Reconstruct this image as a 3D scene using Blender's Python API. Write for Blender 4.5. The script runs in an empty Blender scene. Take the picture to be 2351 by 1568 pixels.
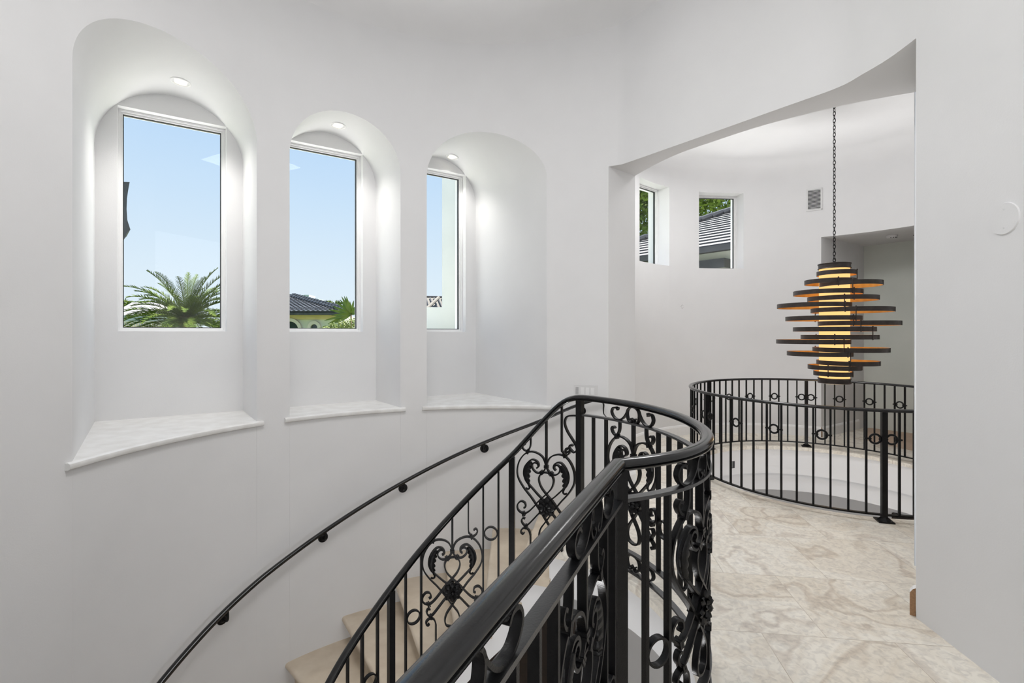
import bpy, bmesh, math, random
from mathutils import Vector, Matrix

# ------------------------------------------------------------------ camera, world, lights
S = bpy.context.scene
COL = S.collection
F_PX, Y0, CX, EYE = 1100.0, 766.0, 1175.5, 1.5
cam_d = bpy.data.cameras.new('camera'); cam = bpy.data.objects.new('camera', cam_d); COL.objects.link(cam)
cam.location = (0, 0, EYE); cam.rotation_euler = (math.pi/2, 0, 0)
cam_d.sensor_width = 36.0; cam_d.lens = 36.0*F_PX/2351.0
cam_d.shift_y = (Y0-784.0)/2351.0; cam_d.clip_start = 0.05; cam_d.clip_end = 500
S.camera = cam
S.view_settings.view_transform = 'Standard'; S.view_settings.look = 'None'
S.view_settings.gamma = 1; S.view_settings.use_curve_mapping = False
S.view_settings.exposure = 0.0

W = bpy.data.worlds.new('sky'); S.world = W; W.use_nodes = True
nt = W.node_tree; nt.nodes.clear()
wo = nt.nodes.new('ShaderNodeOutputWorld'); wb = nt.nodes.new('ShaderNodeBackground')
tc = nt.nodes.new('ShaderNodeTexCoord'); sx = nt.nodes.new('ShaderNodeSeparateXYZ'); rp = nt.nodes.new('ShaderNodeValToRGB')
nt.links.new(tc.outputs['Generated'], sx.inputs[0]); nt.links.new(sx.outputs['Z'], rp.inputs[0])
nt.links.new(rp.outputs[0], wb.inputs[0]); nt.links.new(wb.outputs[0], wo.inputs[0])
e = rp.color_ramp.elements
e[0].position = 0.0; e[0].color = (0.80, 0.89, 0.97, 1)
e[1].position = 1.0; e[1].color = (0.25, 0.45, 0.85, 1)
for p, c in ((0.10, (0.75, 0.87, 0.98, 1)), (0.25, (0.62, 0.79, 0.98, 1)), (0.42, (0.47, 0.68, 0.96, 1))):
    q = e.new(p); q.color = c
wb.inputs[1].default_value = 1.0

def area(name, loc, target, sx_, sy_, power, col=(1, 1, 1), shape='RECTANGLE'):
    d = bpy.data.lights.new(name, 'AREA'); d.shape = shape; d.size = sx_; d.size_y = sy_; d.energy = power; d.color = col
    o = bpy.data.objects.new(name, d); COL.objects.link(o); o.location = loc
    o.rotation_euler = (Vector(target)-Vector(loc)).to_track_quat('-Z', 'Y').to_euler()
    return o
sun_d = bpy.data.lights.new('sun', 'SUN'); sun_d.energy = 16.0; sun_d.angle = 0.01; sun_d.color = (1, 0.95, 0.88)
sun = bpy.data.objects.new('sun', sun_d); COL.objects.link(sun)
sun.rotation_euler = Vector((-0.32, -0.19, -0.93)).to_track_quat('-Z', 'Y').to_euler()
WARM = (1, 0.995, 0.995)
def spot(name, loc, target, power, angle, size, col):
    d = bpy.data.lights.new(name, 'SPOT'); d.energy = power; d.spot_size = angle; d.spot_blend = 1.0; d.shadow_soft_size = size; d.color = col
    o = bpy.data.objects.new(name, d); COL.objects.link(o); o.location = loc; o.rotation_euler = (Vector(target)-Vector(loc)).to_track_quat('-Z', 'Y').to_euler()
area('stair_hall_fill', (-0.3, 1.7, 4.2), (-0.3, 1.9, 0), 1.0, 1.0, 46, WARM)  # unseen fill added to light the stair walls and floor evenly
area('landing_back_fill', (1.0, -2.2, 2.4), (1.3, 3.0, 1.6), 2.2, 2.4, 56, WARM)  # added fill behind the camera, stands for a bounced flash
area('round_room_fill', (2.05, 5.3, 3.9), (3.2, 5.2, 0), 0.8, 0.8, 43, WARM)  # added fill, hidden above the opening head, for the far room
spot('lower_hall_up_fill', (-0.18, 2.3, -2.9), (-0.18, 2.3, 4), 920, 0.72, 0.4, WARM)  # added upward fill from below to brighten the dome
spot('lower_round_room_up_fill', (3.36, 5.13, -2.8), (3.36, 5.13, 4), 1100, 0.84, 0.5, WARM)  # added upward fill through the floor opening onto the round room ceiling
area('lower_hall_fill', (0.0, 1.6, -0.9), (0.6, 4.0, -2.4), 0.8, 0.8, 15, WARM)  # unseen fill added to lift the stair well and stringer
area('lower_round_room_fill', (3.3, 4.4, -0.75), (3.8, 6.6, -1.6), 1.0, 0.6, 14, WARM)  # unseen fill added for the drum and the round wall below

# ------------------------------------------------------------------ materials
def new_mat(name, col, rough=0.5, metal=0.0, spec=0.5):
    m = bpy.data.materials.new(name); m.use_nodes = True
    b = m.node_tree.nodes['Principled BSDF']
    b.inputs['Base Color'].default_value = (*col, 1); b.inputs['Roughness'].default_value = rough
    b.inputs['Metallic'].default_value = metal; b.inputs['Specular IOR Level'].default_value = spec
    return m
def N(m, t, **kw):
    n = m.node_tree.nodes.new(t)
    for k, v in kw.items():
        if k in n.inputs: n.inputs[k].default_value = v
        else: setattr(n, k, v)
    return n
def L(m, a, b): m.node_tree.links.new(a, b)
def noise_mat(name, c1, c2, scale, rough=0.5, metal=0, bump=0.0, bscale=None, spec=0.5, detail=6):
    m = new_mat(name, c1, rough, metal, spec); b = m.node_tree.nodes['Principled BSDF']
    t = N(m, 'ShaderNodeTexCoord'); n = N(m, 'ShaderNodeTexNoise', Scale=scale, Detail=detail)
    r = N(m, 'ShaderNodeValToRGB'); r.color_ramp.elements[0].color = (*c1, 1); r.color_ramp.elements[1].color = (*c2, 1)
    r.color_ramp.elements[0].position = 0.3; r.color_ramp.elements[1].position = 0.7
    L(m, t.outputs['Object'], n.inputs['Vector']); L(m, n.outputs[0], r.inputs[0]); L(m, r.outputs[0], b.inputs['Base Color'])
    if bump:
        n2 = N(m, 'ShaderNodeTexNoise', Scale=bscale or scale*4, Detail=4); bp = N(m, 'ShaderNodeBump', Strength=bump, Distance=0.004)
        L(m, t.outputs['Object'], n2.inputs['Vector']); L(m, n2.outputs[0], bp.inputs['Height']); L(m, bp.outputs[0], b.inputs['Normal'])
    return m
M = {}
M['wall'] = noise_mat('white_wall_paint', (0.78, 0.78, 0.785), (0.80, 0.80, 0.805), 3, 0.7, 0, 0.08, 120, 0.25)
M['trim'] = noise_mat('white_trim_paint', (0.84, 0.84, 0.84), (0.86, 0.86, 0.86), 5, 0.4, 0, 0.0, None, 0.4)
M['iron'] = noise_mat('black_wrought_iron', (0.0025, 0.0025, 0.003), (0.006, 0.006, 0.0065), 40, 0.36, 0.0, 0.2, 220, 0.22)
M['rail'] = noise_mat('black_satin_handrail', (0.0025, 0.0025, 0.003), (0.006, 0.006, 0.0065), 30, 0.15, 0.0, 0.03, 260, 0.6)
M['worn'] = noise_mat('worn_satin_iron', (0.006, 0.006, 0.007), (0.016, 0.016, 0.017), 30, 0.33, 0.0, 0.15, 200, 1.0)
M['marble'] = noise_mat('pale_marble_sill', (0.74, 0.73, 0.71), (0.86, 0.86, 0.85), 9, 0.35, 0, 0.05, 60)
M['stone'] = noise_mat('beige_limestone', (0.56, 0.47, 0.36), (0.69, 0.60, 0.48), 6, 0.45, 0, 0.1, 90)
M['black'] = new_mat('black_gasket', (0.01, 0.01, 0.01), 0.5)
M['dark'] = noise_mat('dark_wood', (0.012, 0.009, 0.008), (0.03, 0.018, 0.014), 12, 0.4)
M['mdf'] = noise_mat('raw_brown_fibreboard', (0.25, 0.14, 0.07), (0.36, 0.21, 0.11), 90, 0.8, 0, 0.3, 200)
M['bronze'] = noise_mat('dark_bronze', (0.030, 0.024, 0.021), (0.05, 0.04, 0.036), 25, 0.42, 0.3, 0.15, 150)
M['gold'] = noise_mat('gold_leaf_lining', (0.62, 0.27, 0.05), (0.75, 0.36, 0.08), 18, 0.45, 0.25)
M['plastic'] = new_mat('white_plastic', (0.74, 0.74, 0.74), 0.4)
M['greyplastic'] = new_mat('light_grey_plastic', (0.48, 0.48, 0.48), 0.5)
M['slot'] = new_mat('dark_slot', (0.03, 0.03, 0.035), 0.7)
M['paper'] = noise_mat('brown_floor_paper', (0.46, 0.34, 0.25), (0.54, 0.41, 0.31), 5, 0.8)
M['steel'] = new_mat('grey_metal_box', (0.25, 0.25, 0.25), 0.4, 0.6)
def emit_mat(name, col, strength):
    m = bpy.data.materials.new(name); m.use_nodes = True; t = m.node_tree; t.nodes.clear()
    o = t.nodes.new('ShaderNodeOutputMaterial'); em = t.nodes.new('ShaderNodeEmission')
    em.inputs[0].default_value = (*col, 1); em.inputs[1].default_value = strength; t.links.new(em.outputs[0], o.inputs[0]); return m
M['lamp'] = emit_mat('recessed_lamp_glow', (1, 0.90, 0.70), 1.8)
M['shade'] = emit_mat('amber_lit_shade', (1.0, 0.60, 0.22), 1.25)
def glass_mat(name, tint):
    m = bpy.data.materials.new(name); m.use_nodes = True; t = m.node_tree; t.nodes.clear()
    o = t.nodes.new('ShaderNodeOutputMaterial'); tr = t.nodes.new('ShaderNodeBsdfTransparent'); gl = t.nodes.new('ShaderNodeBsdfGlossy')
    tr.inputs[0].default_value = (*tint, 1); gl.inputs['Roughness'].default_value = 0.0
    fr = t.nodes.new('ShaderNodeFresnel'); fr.inputs[0].default_value = 1.25; mx = t.nodes.new('ShaderNodeMixShader')
    t.links.new(fr.outputs[0], mx.inputs[0]); t.links.new(tr.outputs[0], mx.inputs[1]); t.links.new(gl.outputs[0], mx.inputs[2]); t.links.new(mx.outputs[0], o.inputs[0])
    return m
M['glass'] = glass_mat('clear_glass', (0.97, 0.99, 0.985))
def travertine():
    m = new_mat('travertine_tiles', (0.6, 0.5, 0.4), 0.5, 0, 0.35); b = m.node_tree.nodes['Principled BSDF']
    t = N(m, 'ShaderNodeTexCoord'); mp = N(m, 'ShaderNodeMapping'); mp.inputs['Rotation'].default_value = (0, 0, math.radians(7.2)); mp.inputs['Location'].default_value = (0.28, -0.10, 0)
    L(m, t.outputs['Object'], mp.inputs['Vector'])
    br = N(m, 'ShaderNodeTexBrick', Scale=1.0); br.offset = 0.5; br.inputs['Brick Width'].default_value = 0.61; br.inputs['Row Height'].default_value = 0.61
    br.inputs['Mortar Size'].default_value = 0.0018; br.inputs['Mortar Smooth'].default_value = 0.1; br.inputs['Bias'].default_value = 0.0
    br.inputs['Color1'].default_value = (0, 0, 0, 1); br.inputs['Color2'].default_value = (1, 1, 1, 1); br.inputs['Mortar'].default_value = (0.5, 0.5, 0.5, 1)
    L(m, mp.outputs[0], br.inputs['Vector'])
    # per-tile shift so that veins break at the joints
    sc = N(m, 'ShaderNodeVectorMath', operation='MULTIPLY'); sc.inputs[1].default_value = (3.1, 2.3, 5.7); L(m, br.outputs['Color'], sc.inputs[0])
    ad = N(m, 'ShaderNodeVectorMath', operation='ADD'); L(m, sc.outputs[0], ad.inputs[0]); L(m, mp.outputs[0], ad.inputs[1])
    n1 = N(m, 'ShaderNodeTexNoise', Scale=1.15, Detail=4, Distortion=0.9); L(m, ad.outputs[0], n1.inputs['Vector'])
    n2 = N(m, 'ShaderNodeTexNoise', Scale=28, Detail=6, Distortion=1.0); L(m, ad.outputs[0], n2.inputs['Vector'])
    # contour-like veins from folded noise
    mu = N(m, 'ShaderNodeMath', operation='MULTIPLY'); mu.inputs[1].default_value = 5.0; L(m, n1.outputs[0], mu.inputs[0])
    fr = N(m, 'ShaderNodeMath', operation='PINGPONG'); fr.inputs[1].default_value = 0.5; L(m, mu.outputs[0], fr.inputs[0])
    rv = N(m, 'ShaderNodeValToRGB'); L(m, fr.outputs[0], rv.inputs[0])
    el = rv.color_ramp.elements; el[0].position = 0.0; el[0].color = (0.46, 0.36, 0.27, 1); el[1].position = 1.0; el[1].color = (0.92, 0.86, 0.76, 1)
    for p, c in ((0.05, (0.58, 0.48, 0.37, 1)), (0.15, (0.84, 0.76, 0.64, 1)), (0.32, (0.74, 0.65, 0.53, 1)), (0.42, (0.84, 0.77, 0.66, 1))):
        q = el.new(p); q.color = c
    rb = N(m, 'ShaderNodeValToRGB'); L(m, n1.outputs[0], rb.inputs[0]); rb.color_ramp.elements[0].color = (0.70, 0.60, 0.48, 1); rb.color_ramp.elements[1].color = (0.90, 0.84, 0.75, 1)
    rb.color_ramp.elements[0].position = 0.3; rb.color_ramp.elements[1].position = 0.66
    mx = N(m, 'ShaderNodeMix', data_type='RGBA'); mx.inputs['Factor'].default_value = 0.5; L(m, rb.outputs[0], mx.inputs['A']); L(m, rv.outputs[0], mx.inputs['B'])
    r2 = N(m, 'ShaderNodeValToRGB'); L(m, n2.outputs[0], r2.inputs[0]); r2.color_ramp.elements[0].color = (0.77, 0.80, 0.84, 1); r2.color_ramp.elements[1].color = (0.97, 1.01, 1.05, 1)
    r2.color_ramp.elements[0].position = 0.32; r2.color_ramp.elements[1].position = 0.58
    m2 = N(m, 'ShaderNodeMix', data_type='RGBA', blend_type='MULTIPLY'); m2.inputs['Factor'].default_value = 1; L(m, mx.outputs['Result'], m2.inputs['A']); L(m, r2.outputs[0], m2.inputs['B'])
    m3 = N(m, 'ShaderNodeMix', data_type='RGBA', blend_type='MULTIPLY'); L(m, br.outputs['Fac'], m3.inputs['Factor']); L(m, m2.outputs['Result'], m3.inputs['A']); m3.inputs['B'].default_value = (0.72, 0.68, 0.64, 1)
    L(m, m3.outputs['Result'], b.inputs['Base Color']); return m
M['travertine'] = travertine()

# ------------------------------------------------------------------ helpers
def mesh_obj(name, bm, mat, parent=None, smooth=False, angle=None):
    me = bpy.data.meshes.new(name); bmesh.ops.recalc_face_normals(bm, faces=bm.faces[:]) if True else None
    if smooth:
        for f in bm.faces: f.smooth = True
        if angle:
            for ed in bm.edges:
                if len(ed.link_faces) == 2 and ed.calc_face_angle(0) > math.radians(angle): ed.smooth = False
    bm.to_mesh(me); bm.free()
    o = bpy.data.objects.new(name, me); COL.objects.link(o)
    for m in (mat if isinstance(mat, (list, tuple)) else [mat]): me.materials.append(m)
    if parent: o.parent = parent
    return o
def tag(o, label, cat, group=None, kind=None):
    o['label'] = label; o['category'] = cat
    if group: o['group'] = group
    if kind: o['kind'] = kind
    return o
def thing(name, label, cat, loc=(0, 0, 0), group=None, kind=None):
    o = bpy.data.objects.new(name, None); COL.objects.link(o); o.location = loc; o.empty_display_size = 0.1
    bpy.context.view_layer.update()
    return tag(o, label, cat, group, kind)
def part(name, bm, mat, parent, smooth=False, angle=None):
    """bm in world coordinates; moved into the parent's space"""
    off = Vector((0, 0, 0)); p = parent
    while p: off += p.location; p = p.parent
    bmesh.ops.translate(bm, vec=-off, verts=bm.verts[:])
    return mesh_obj(name, bm, mat, parent, smooth, angle)
def quad(bm, a, b, c, d, mi=0):
    f = bm.faces.new([bm.verts.new(p) for p in (a, b, c, d)]); f.material_index = mi; return f
def poly(bm, pts, mi=0):
    f = bm.faces.new([bm.verts.new(p) for p in pts]); f.material_index = mi; return f
def box(bm, c, size, rz=0.0, mi=0, mat=None):
    m = mat or (Matrix.Translation(c) @ Matrix.Rotation(rz, 4, 'Z'))
    r = bmesh.ops.create_cube(bm, size=1.0, matrix=m @ Matrix.Diagonal((*size, 1)))
    if mi:
        for v in r['verts']:
            for f in v.link_faces: f.material_index = mi
    return r['verts']
def cyl(bm, p0, p1, r0, r1=None, seg=16, cap=True):
    p0, p1 = Vector(p0), Vector(p1); r1 = r0 if r1 is None else r1
    q = (p1-p0).to_track_quat('Z', 'Y').to_matrix().to_4x4()
    m = Matrix.Translation((p0+p1)/2) @ q
    return bmesh.ops.create_cone(bm, cap_ends=cap, segments=seg, radius1=r0, radius2=r1, depth=(p1-p0).length, matrix=m)['verts']
def sphere(bm, c, r, sc=(1, 1, 1), u=12, v=8):
    return bmesh.ops.create_uvsphere(bm, u_segments=u, v_segments=v, radius=r, matrix=Matrix.Translation(c) @ Matrix.Diagonal((*sc, 1)))['verts']
def torus(bm, c, R, r, axis=(0, 0, 1), n=24, k=8, sz=1.0):
    q = Vector(axis).to_track_quat('Z', 'Y').to_matrix(); c = Vector(c); vs = []
    for i in range(n):
        a = 2*math.pi*i/n
        vs.append([bm.verts.new(c+q @ Vector(((R+r*math.cos(b))*math.cos(a), (R+r*math.cos(b))*math.sin(a), sz*r*math.sin(b)))) for b in [2*math.pi*j/k for j in range(k)]])
    for i in range(n):
        for j in range(k):
            bm.faces.new((vs[i][j], vs[(i+1) % n][j], vs[(i+1) % n][(j+1) % k], vs[i][(j+1) % k]))
def sweep(bm, pts, prof, side=None, up=None, closed=False, caps=True):
    """sweep profile [(a,b)] : a along side vector, b along up vector. side: list of vectors per point"""
    n = len(pts); rings = []
    for i in range(n):
        t = (pts[(i+1) % n]-pts[i-1]) if closed else (pts[min(i+1, n-1)]-pts[max(i-1, 0)])
        t.normalize()
        s = side[i] if side else None
        if s is None:
            s = t.cross(Vector((0, 0, 1)))
            s.normalize()
        s = (s-t*s.dot(t)).normalized()
        u = up[i] if up else s.cross(t).normalized()
        rings.append([bm.verts.new(pts[i]+s*a+u*b) for a, b in prof])
    k = len(prof); rng = range(n) if closed else range(n-1)
    for i in rng:
        A, B = rings[i], rings[(i+1) % n]
        for j in range(k): bm.faces.new((A[j], A[(j+1) % k], B[(j+1) % k], B[j]))
    if caps and not closed:
        bm.faces.new(rings[0]); bm.faces.new(rings[-1][::-1])
def rect(a, b): return [(-a/2, -b/2), (a/2, -b/2), (a/2, b/2), (-a/2, b/2)]
def circ(r, n=8): return [(r*math.cos(2*math.pi*i/n), r*math.sin(2*math.pi*i/n)) for i in range(n)]
def catmull(p, sub=6, closed=False):
    out = []; n = len(p)
    for i in range(n if closed else n-1):
        g = (lambda k: p[k % n]) if closed else (lambda k: p[min(max(k, 0), n-1)])
        a, b, c, d = g(i-1), g(i), g(i+1), g(i+2)
        for j in range(sub):
            t = j/sub
            out.append(tuple(0.5*((2*b[q])+(-a[q]+c[q])*t+(2*a[q]-5*b[q]+4*c[q]-d[q])*t*t+(-a[q]+3*b[q]-3*c[q]+d[q])*t**3) for q in range(len(b))))
    if not closed: out.append(tuple(p[-1]))
    return out
def interp(x, tab):
    if x <= tab[0][0]: 
        (x0, y0), (x1, y1) = tab[0], tab[1]
    elif x >= tab[-1][0]: (x0, y0), (x1, y1) = tab[-2], tab[-1]
    else:
        for k in range(len(tab)-1):
            if tab[k][0] <= x <= tab[k+1][0]: (x0, y0), (x1, y1) = tab[k], tab[k+1]; break
    return y0+(y1-y0)*(x-x0)/(x1-x0)
D2R = math.pi/180

# ------------------------------------------------------------------ plan data (metres)
C1 = Vector((-0.18, 2.43)); R1 = 2.28                    # round stair hall
C2 = Vector((3.36, 5.13)); RING = 1.355; R2 = 2.135      # round room beyond
C3 = Vector((-0.18, 2.41)); R3 = 1.035                   # stair railing
CEIL1, CEIL2, HEAD, LOW = 4.35, 4.05, 3.06, -3.2
def polar(c, r, th): return Vector((c.x+r*math.cos(th*D2R), c.y+r*math.sin(th*D2R)))
R1TAB = [(62, 2.31), (76, 2.29), (112, 2.28), (143, 2.31), (175, 2.235), (180, 2.23), (250, 2.25)]
def wall1(th): return polar(C1, interp(th, R1TAB), th)
FRONT = [(0.90, 4.469), (1.003, 4.423), (1.1045, 4.301), (1.541, 3.735), (1.860, 3.313), (2.062, 3.043), (2.107, 2.884), (2.136, 2.715), (2.134, 2.530)]
BACK = [(1.2157, 4.734), (1.3206, 4.423), (1.443, 4.155), (1.6116, 3.918), (1.8195, 3.656), (1.969, 3.507), (2.2243, 3.300), (2.394, 3.196), (2.606, 3.092)]
Q0 = Vector((-3.309, 3.801)); UD = Vector((0.8398, 0.5429)).normalized(); DD = Vector((-0.608, 0.794)).normalized()
cr = UD.x*DD.y-UD.y*DD.x
def ucoord(P):
    d = P-Q0; return (d.x*DD.y-d.y*DD.x)/cr
NICHES = [(0.0, 1.025, 0.140, 0.8975), (1.28, 2.243, 1.350, 2.107), (2.48, 3.43, 2.539, 3.296)]
SILL, SPRING = 0.802, 3.01
WB, WT = 1.52, 3.35
def arch_h(u, a, b):
    r = (b-a)/2; c = (a+b)/2; return SPRING+math.sqrt(max(r*r-(u-c)**2, 0))
def v3(p, z): return Vector((p[0], p[1], z))

# ------------------------------------------------------------------ wall with the three niches
def th_for_u(u):
    lo, hi = 66.0, 179.0                     # u decreases with th
    for _ in range(60):
        m = (lo+hi)/2
        if ucoord(wall1(m)) > u: lo = m
        else: hi = m
    return (lo+hi)/2
cols = []+[65+2.5*i for i in range(0, 75)]
marks = []
for a, b, _, _ in NICHES:
    for k in range(41):
        marks.append((th_for_u((a+b)/2-(b-a)/2*math.cos(math.pi*k/40))))
ths = sorted([t for t in cols if all(not (th_for_u(b)-0.3 <= t <= th_for_u(a)+0.3) for a, b, _, _ in NICHES)]+marks)
bm = bmesh.new()
quad(bm, v3(FRONT[0], LOW), v3(wall1(ths[0]), LOW), v3(wall1(ths[0]), CEIL1), v3(FRONT[0], CEIL1))
for t0, t1 in zip(ths[:-1], ths[1:]):
    p0, p1 = wall1(t0), wall1(t1); um = ucoord(wall1((t0+t1)/2)); hit = None
    if t0 > 64 and t1 < 181:
        for n in NICHES:
            if n[0] < um < n[1]: hit = n
    if hit:
        quad(bm, v3(p0, LOW), v3(p1, LOW), v3(p1, SILL-0.02), v3(p0, SILL-0.02))
        quad(bm, v3(p0, arch_h(ucoord(p0), hit[0], hit[1])), v3(p1, arch_h(ucoord(p1), hit[0], hit[1])), v3(p1, CEIL1), v3(p0, CEIL1))
    else: quad(bm, v3(p0, LOW), v3(p1, LOW), v3(p1, CEIL1), v3(p0, CEIL1))
# niche reveals and back walls
for a, b, wa, wb_ in NICHES:
    c, r = (a+b)/2, (b-a)/2
    prof = [(a, SILL-0.02)]+[(c-r*math.cos(math.pi*k/40), SPRING+r*math.sin(math.pi*k/40)) for k in range(41)]+[(b, SILL-0.02)]
    fr, bk = [], []
    for u, h in prof:
        fr.append(v3(wall1(th_for_u(u)), h)); q = Q0+UD*u; bk.append(v3(q, h))
    for i in range(len(prof)-1):
        f = quad(bm, fr[i], fr[i+1], bk[i+1], bk[i])
    # back wall with a window hole
    ov = [bm.verts.new(p) for p in bk]; hole = [bm.verts.new(v3(Q0+UD*u, h)) for u, h in ((wa, WB), (wb_, WB), (wb_, WT), (wa, WT))]
    ed = [bm.edges.new((ov[i], ov[(i+1) % len(ov)])) for i in range(len(ov))]+[bm.edges.new((hole[i], hole[(i+1) % 4])) for i in range(4)]
    bmesh.ops.triangle_fill(bm, use_beauty=True, edges=ed)
    hp = [v.co.copy() for v in hole]; out = v3(DD*0.24, 0)
    for i in range(4): quad(bm, hp[i], hp[(i+1) % 4], hp[(i+1) % 4]+out, hp[i]+out)
bmesh.ops.remove_doubles(bm, verts=bm.verts[:], dist=0.0004)
for f in bm.faces: f.smooth = True
for ed in bm.edges:
    if len(ed.link_faces) == 2 and ed.calc_face_angle(0) > 0.6: ed.smooth = False
me = bpy.data.meshes.new('wall_left'); bm.to_mesh(me); bm.free(); me.materials.append(M['wall'])
o = bpy.data.objects.new('wall_left', me); COL.objects.link(o)
tag(o, 'curved white stairwell wall with three deep arched niches', 'wall', kind='structure')

# windows in the niches
def window_unit(idx, corner_fn, label, mull=0.03, depth0=0.07):
    """corner_fn(s, h, d): s 0..1 across, h 0..1 up, d metres outward"""
    t = thing('window_%d' % idx, label, 'window', kind='structure', loc=corner_fn(0.5, 0.0, depth0))
    def ring(name, i0, i1, d0, d1, mat):
        bm = bmesh.new()
        A = [corner_fn(s, h, d, i0) for s, h, d in ((0, 0, d0), (1, 0, d0), (1, 1, d0), (0, 1, d0))]
        B = [corner_fn(s, h, d, i1) for s, h, d in ((0, 0, d0), (1, 0, d0), (1, 1, d0), (0, 1, d0))]
        A2 = [corner_fn(s, h, d, i0) for s, h, d in ((0, 0, d1), (1, 0, d1), (1, 1, d1), (0, 1, d1))]
        B2 = [corner_fn(s, h, d, i1) for s, h, d in ((0, 0, d1), (1, 0, d1), (1, 1, d1), (0, 1, d1))]
        for i in range(4):
            j = (i+1) % 4
            quad(bm, A[i], A[j], B[j], B[i]); quad(bm, B[i], B[j], B2[j], B2[i]); quad(bm, A2[i], A2[j], B2[j], B2[i]); quad(bm, A[i], A[j], A2[j], A2[i])
        bmesh.ops.remove_doubles(bm, verts=bm.verts[:], dist=1e-5)
        return part(name, bm, mat, t)
    ring('window_frame', 0.0, mull*0.55, depth0, depth0+0.08, M['trim'])
    ring('sash', mull*0.55, mull, depth0+0.02, depth0+0.07, M['trim'])
    ring('gasket', mull, mull+0.006, depth0+0.035, depth0+0.06, M['black'])
    bm = bmesh.new(); quad(bm, *[corner_fn(s, h, depth0+0.05, mull+0.003) for s, h in ((0, 0), (1, 0), (1, 1), (0, 1))])
    part('pane', bm, M['glass'], t)
    return t
names = ['nearest tall fixed window at left, looking onto a palm tree', 'middle tall fixed window, looking onto a tiled roof and fan palm', 'right tall fixed window, looking onto a pale pillar and parapet']
for i, (a, b, wa, wb_) in enumerate(NICHES):
    def cf(s, h, d, inset=0.0, wa=wa, wb_=wb_):
        u = wa+inset+(wb_-wa-2*inset)*s; z = WB+inset+(WT-WB-2*inset)*h
        return v3(Q0+UD*u+DD*d, z)
    window_unit(i+1, cf, names[i])
# marble sills
sl = ['largest marble ledge, in the left niche under the palm window', 'marble ledge of the middle niche', 'marble ledge of the right niche, beside the handrail']
for i, (a, b, _, _) in enumerate(NICHES):
    tha, thb = th_for_u(a), th_for_u(b); ext = 1.1
    arc = [tha+ext+(thb-tha-2*ext)*k/30 for k in range(31)]
    bm = bmesh.new(); top, bot, T = SILL, SILL-0.04, 0.04
    nose = [(0.0, 0.0), (0.018, 0.0), (0.029, -0.006), (0.034, -0.02), (0.029, -0.034), (0.018, -0.04), (0.0, -0.04)]
    rows = []
    for th in arc:
        p = wall1(th); nrm = (C1-p).normalized(); rows.append([bm.verts.new(v3(p+nrm*o_, top+h)) for o_, h in nose])
    for k in range(30):
        for j in range(6): bm.faces.new((rows[k][j], rows[k][j+1], rows[k+1][j+1], rows[k+1][j]))
    bm.faces.new(rows[0]); bm.faces.new(rows[-1][::-1])
    # inner shelf
    inner = [wall1(tha+(thb-tha)*k/30) for k in range(31)]
    for k in range(30):
        u0, u1 = ucoord(inner[k]), ucoord(inner[k+1])
        quad(bm, v3(inner[k], top), v3(inner[k+1], top), v3(Q0+UD*u1, top), v3(Q0+UD*u0, top))
    o = mesh_obj('window_sill', bm, M['marble'], None, True, 40); tag(o, sl[i], 'window sill')

# recessed lights in the niche soffits
def recessed(u, t, n, label):
    a, b = NICHES[n][:2]; c, r = (a+b)/2, (b-a)/2; h = arch_h(u, a, b)
    P = Q0+UD*u+DD*t; th = thing('recessed_light', label, 'ceiling light', v3(P, h-0.002), 'recessed lights in the niche arches')
    bm = bmesh.new(); torus(bm, (0, 0, -0.001), 0.066, 0.010, n=32, k=8, sz=0.5); mesh_obj('trim_ring', bm, M['trim'], th, True)
    bm = bmesh.new(); cyl(bm, (0, 0, 0.0), (0, 0, 0.004), 0.058, seg=32); mesh_obj('lens', bm, M['lamp'], th)
    th.rotation_mode = 'QUATERNION'
    nv = Vector((UD.x*(u-c)/r, UD.y*(u-c)/r, math.sqrt(1-((u-c)/r)**2))); th.rotation_quaternion = nv.to_track_quat('Z', 'Y')
    d = bpy.data.lights.new('recessed_spot', 'SPOT'); d.energy = (58, 44, 34)[n]; d.spot_size = 1.9; d.spot_blend = 1.0; d.shadow_soft_size = 0.05; d.color = (1, 0.965, 0.92)
    l = bpy.data.objects.new('recessed_spot', d); COL.objects.link(l); l.location = v3(P, h-0.03)
recessed(0.545, -0.316, 0, 'recessed light in the arch of the left niche')
recessed(1.785, -0.24, 1, 'recessed light in the arch of the middle niche')
recessed(3.05, -0.13, 2, 'recessed light in the arch of the right niche')

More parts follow.
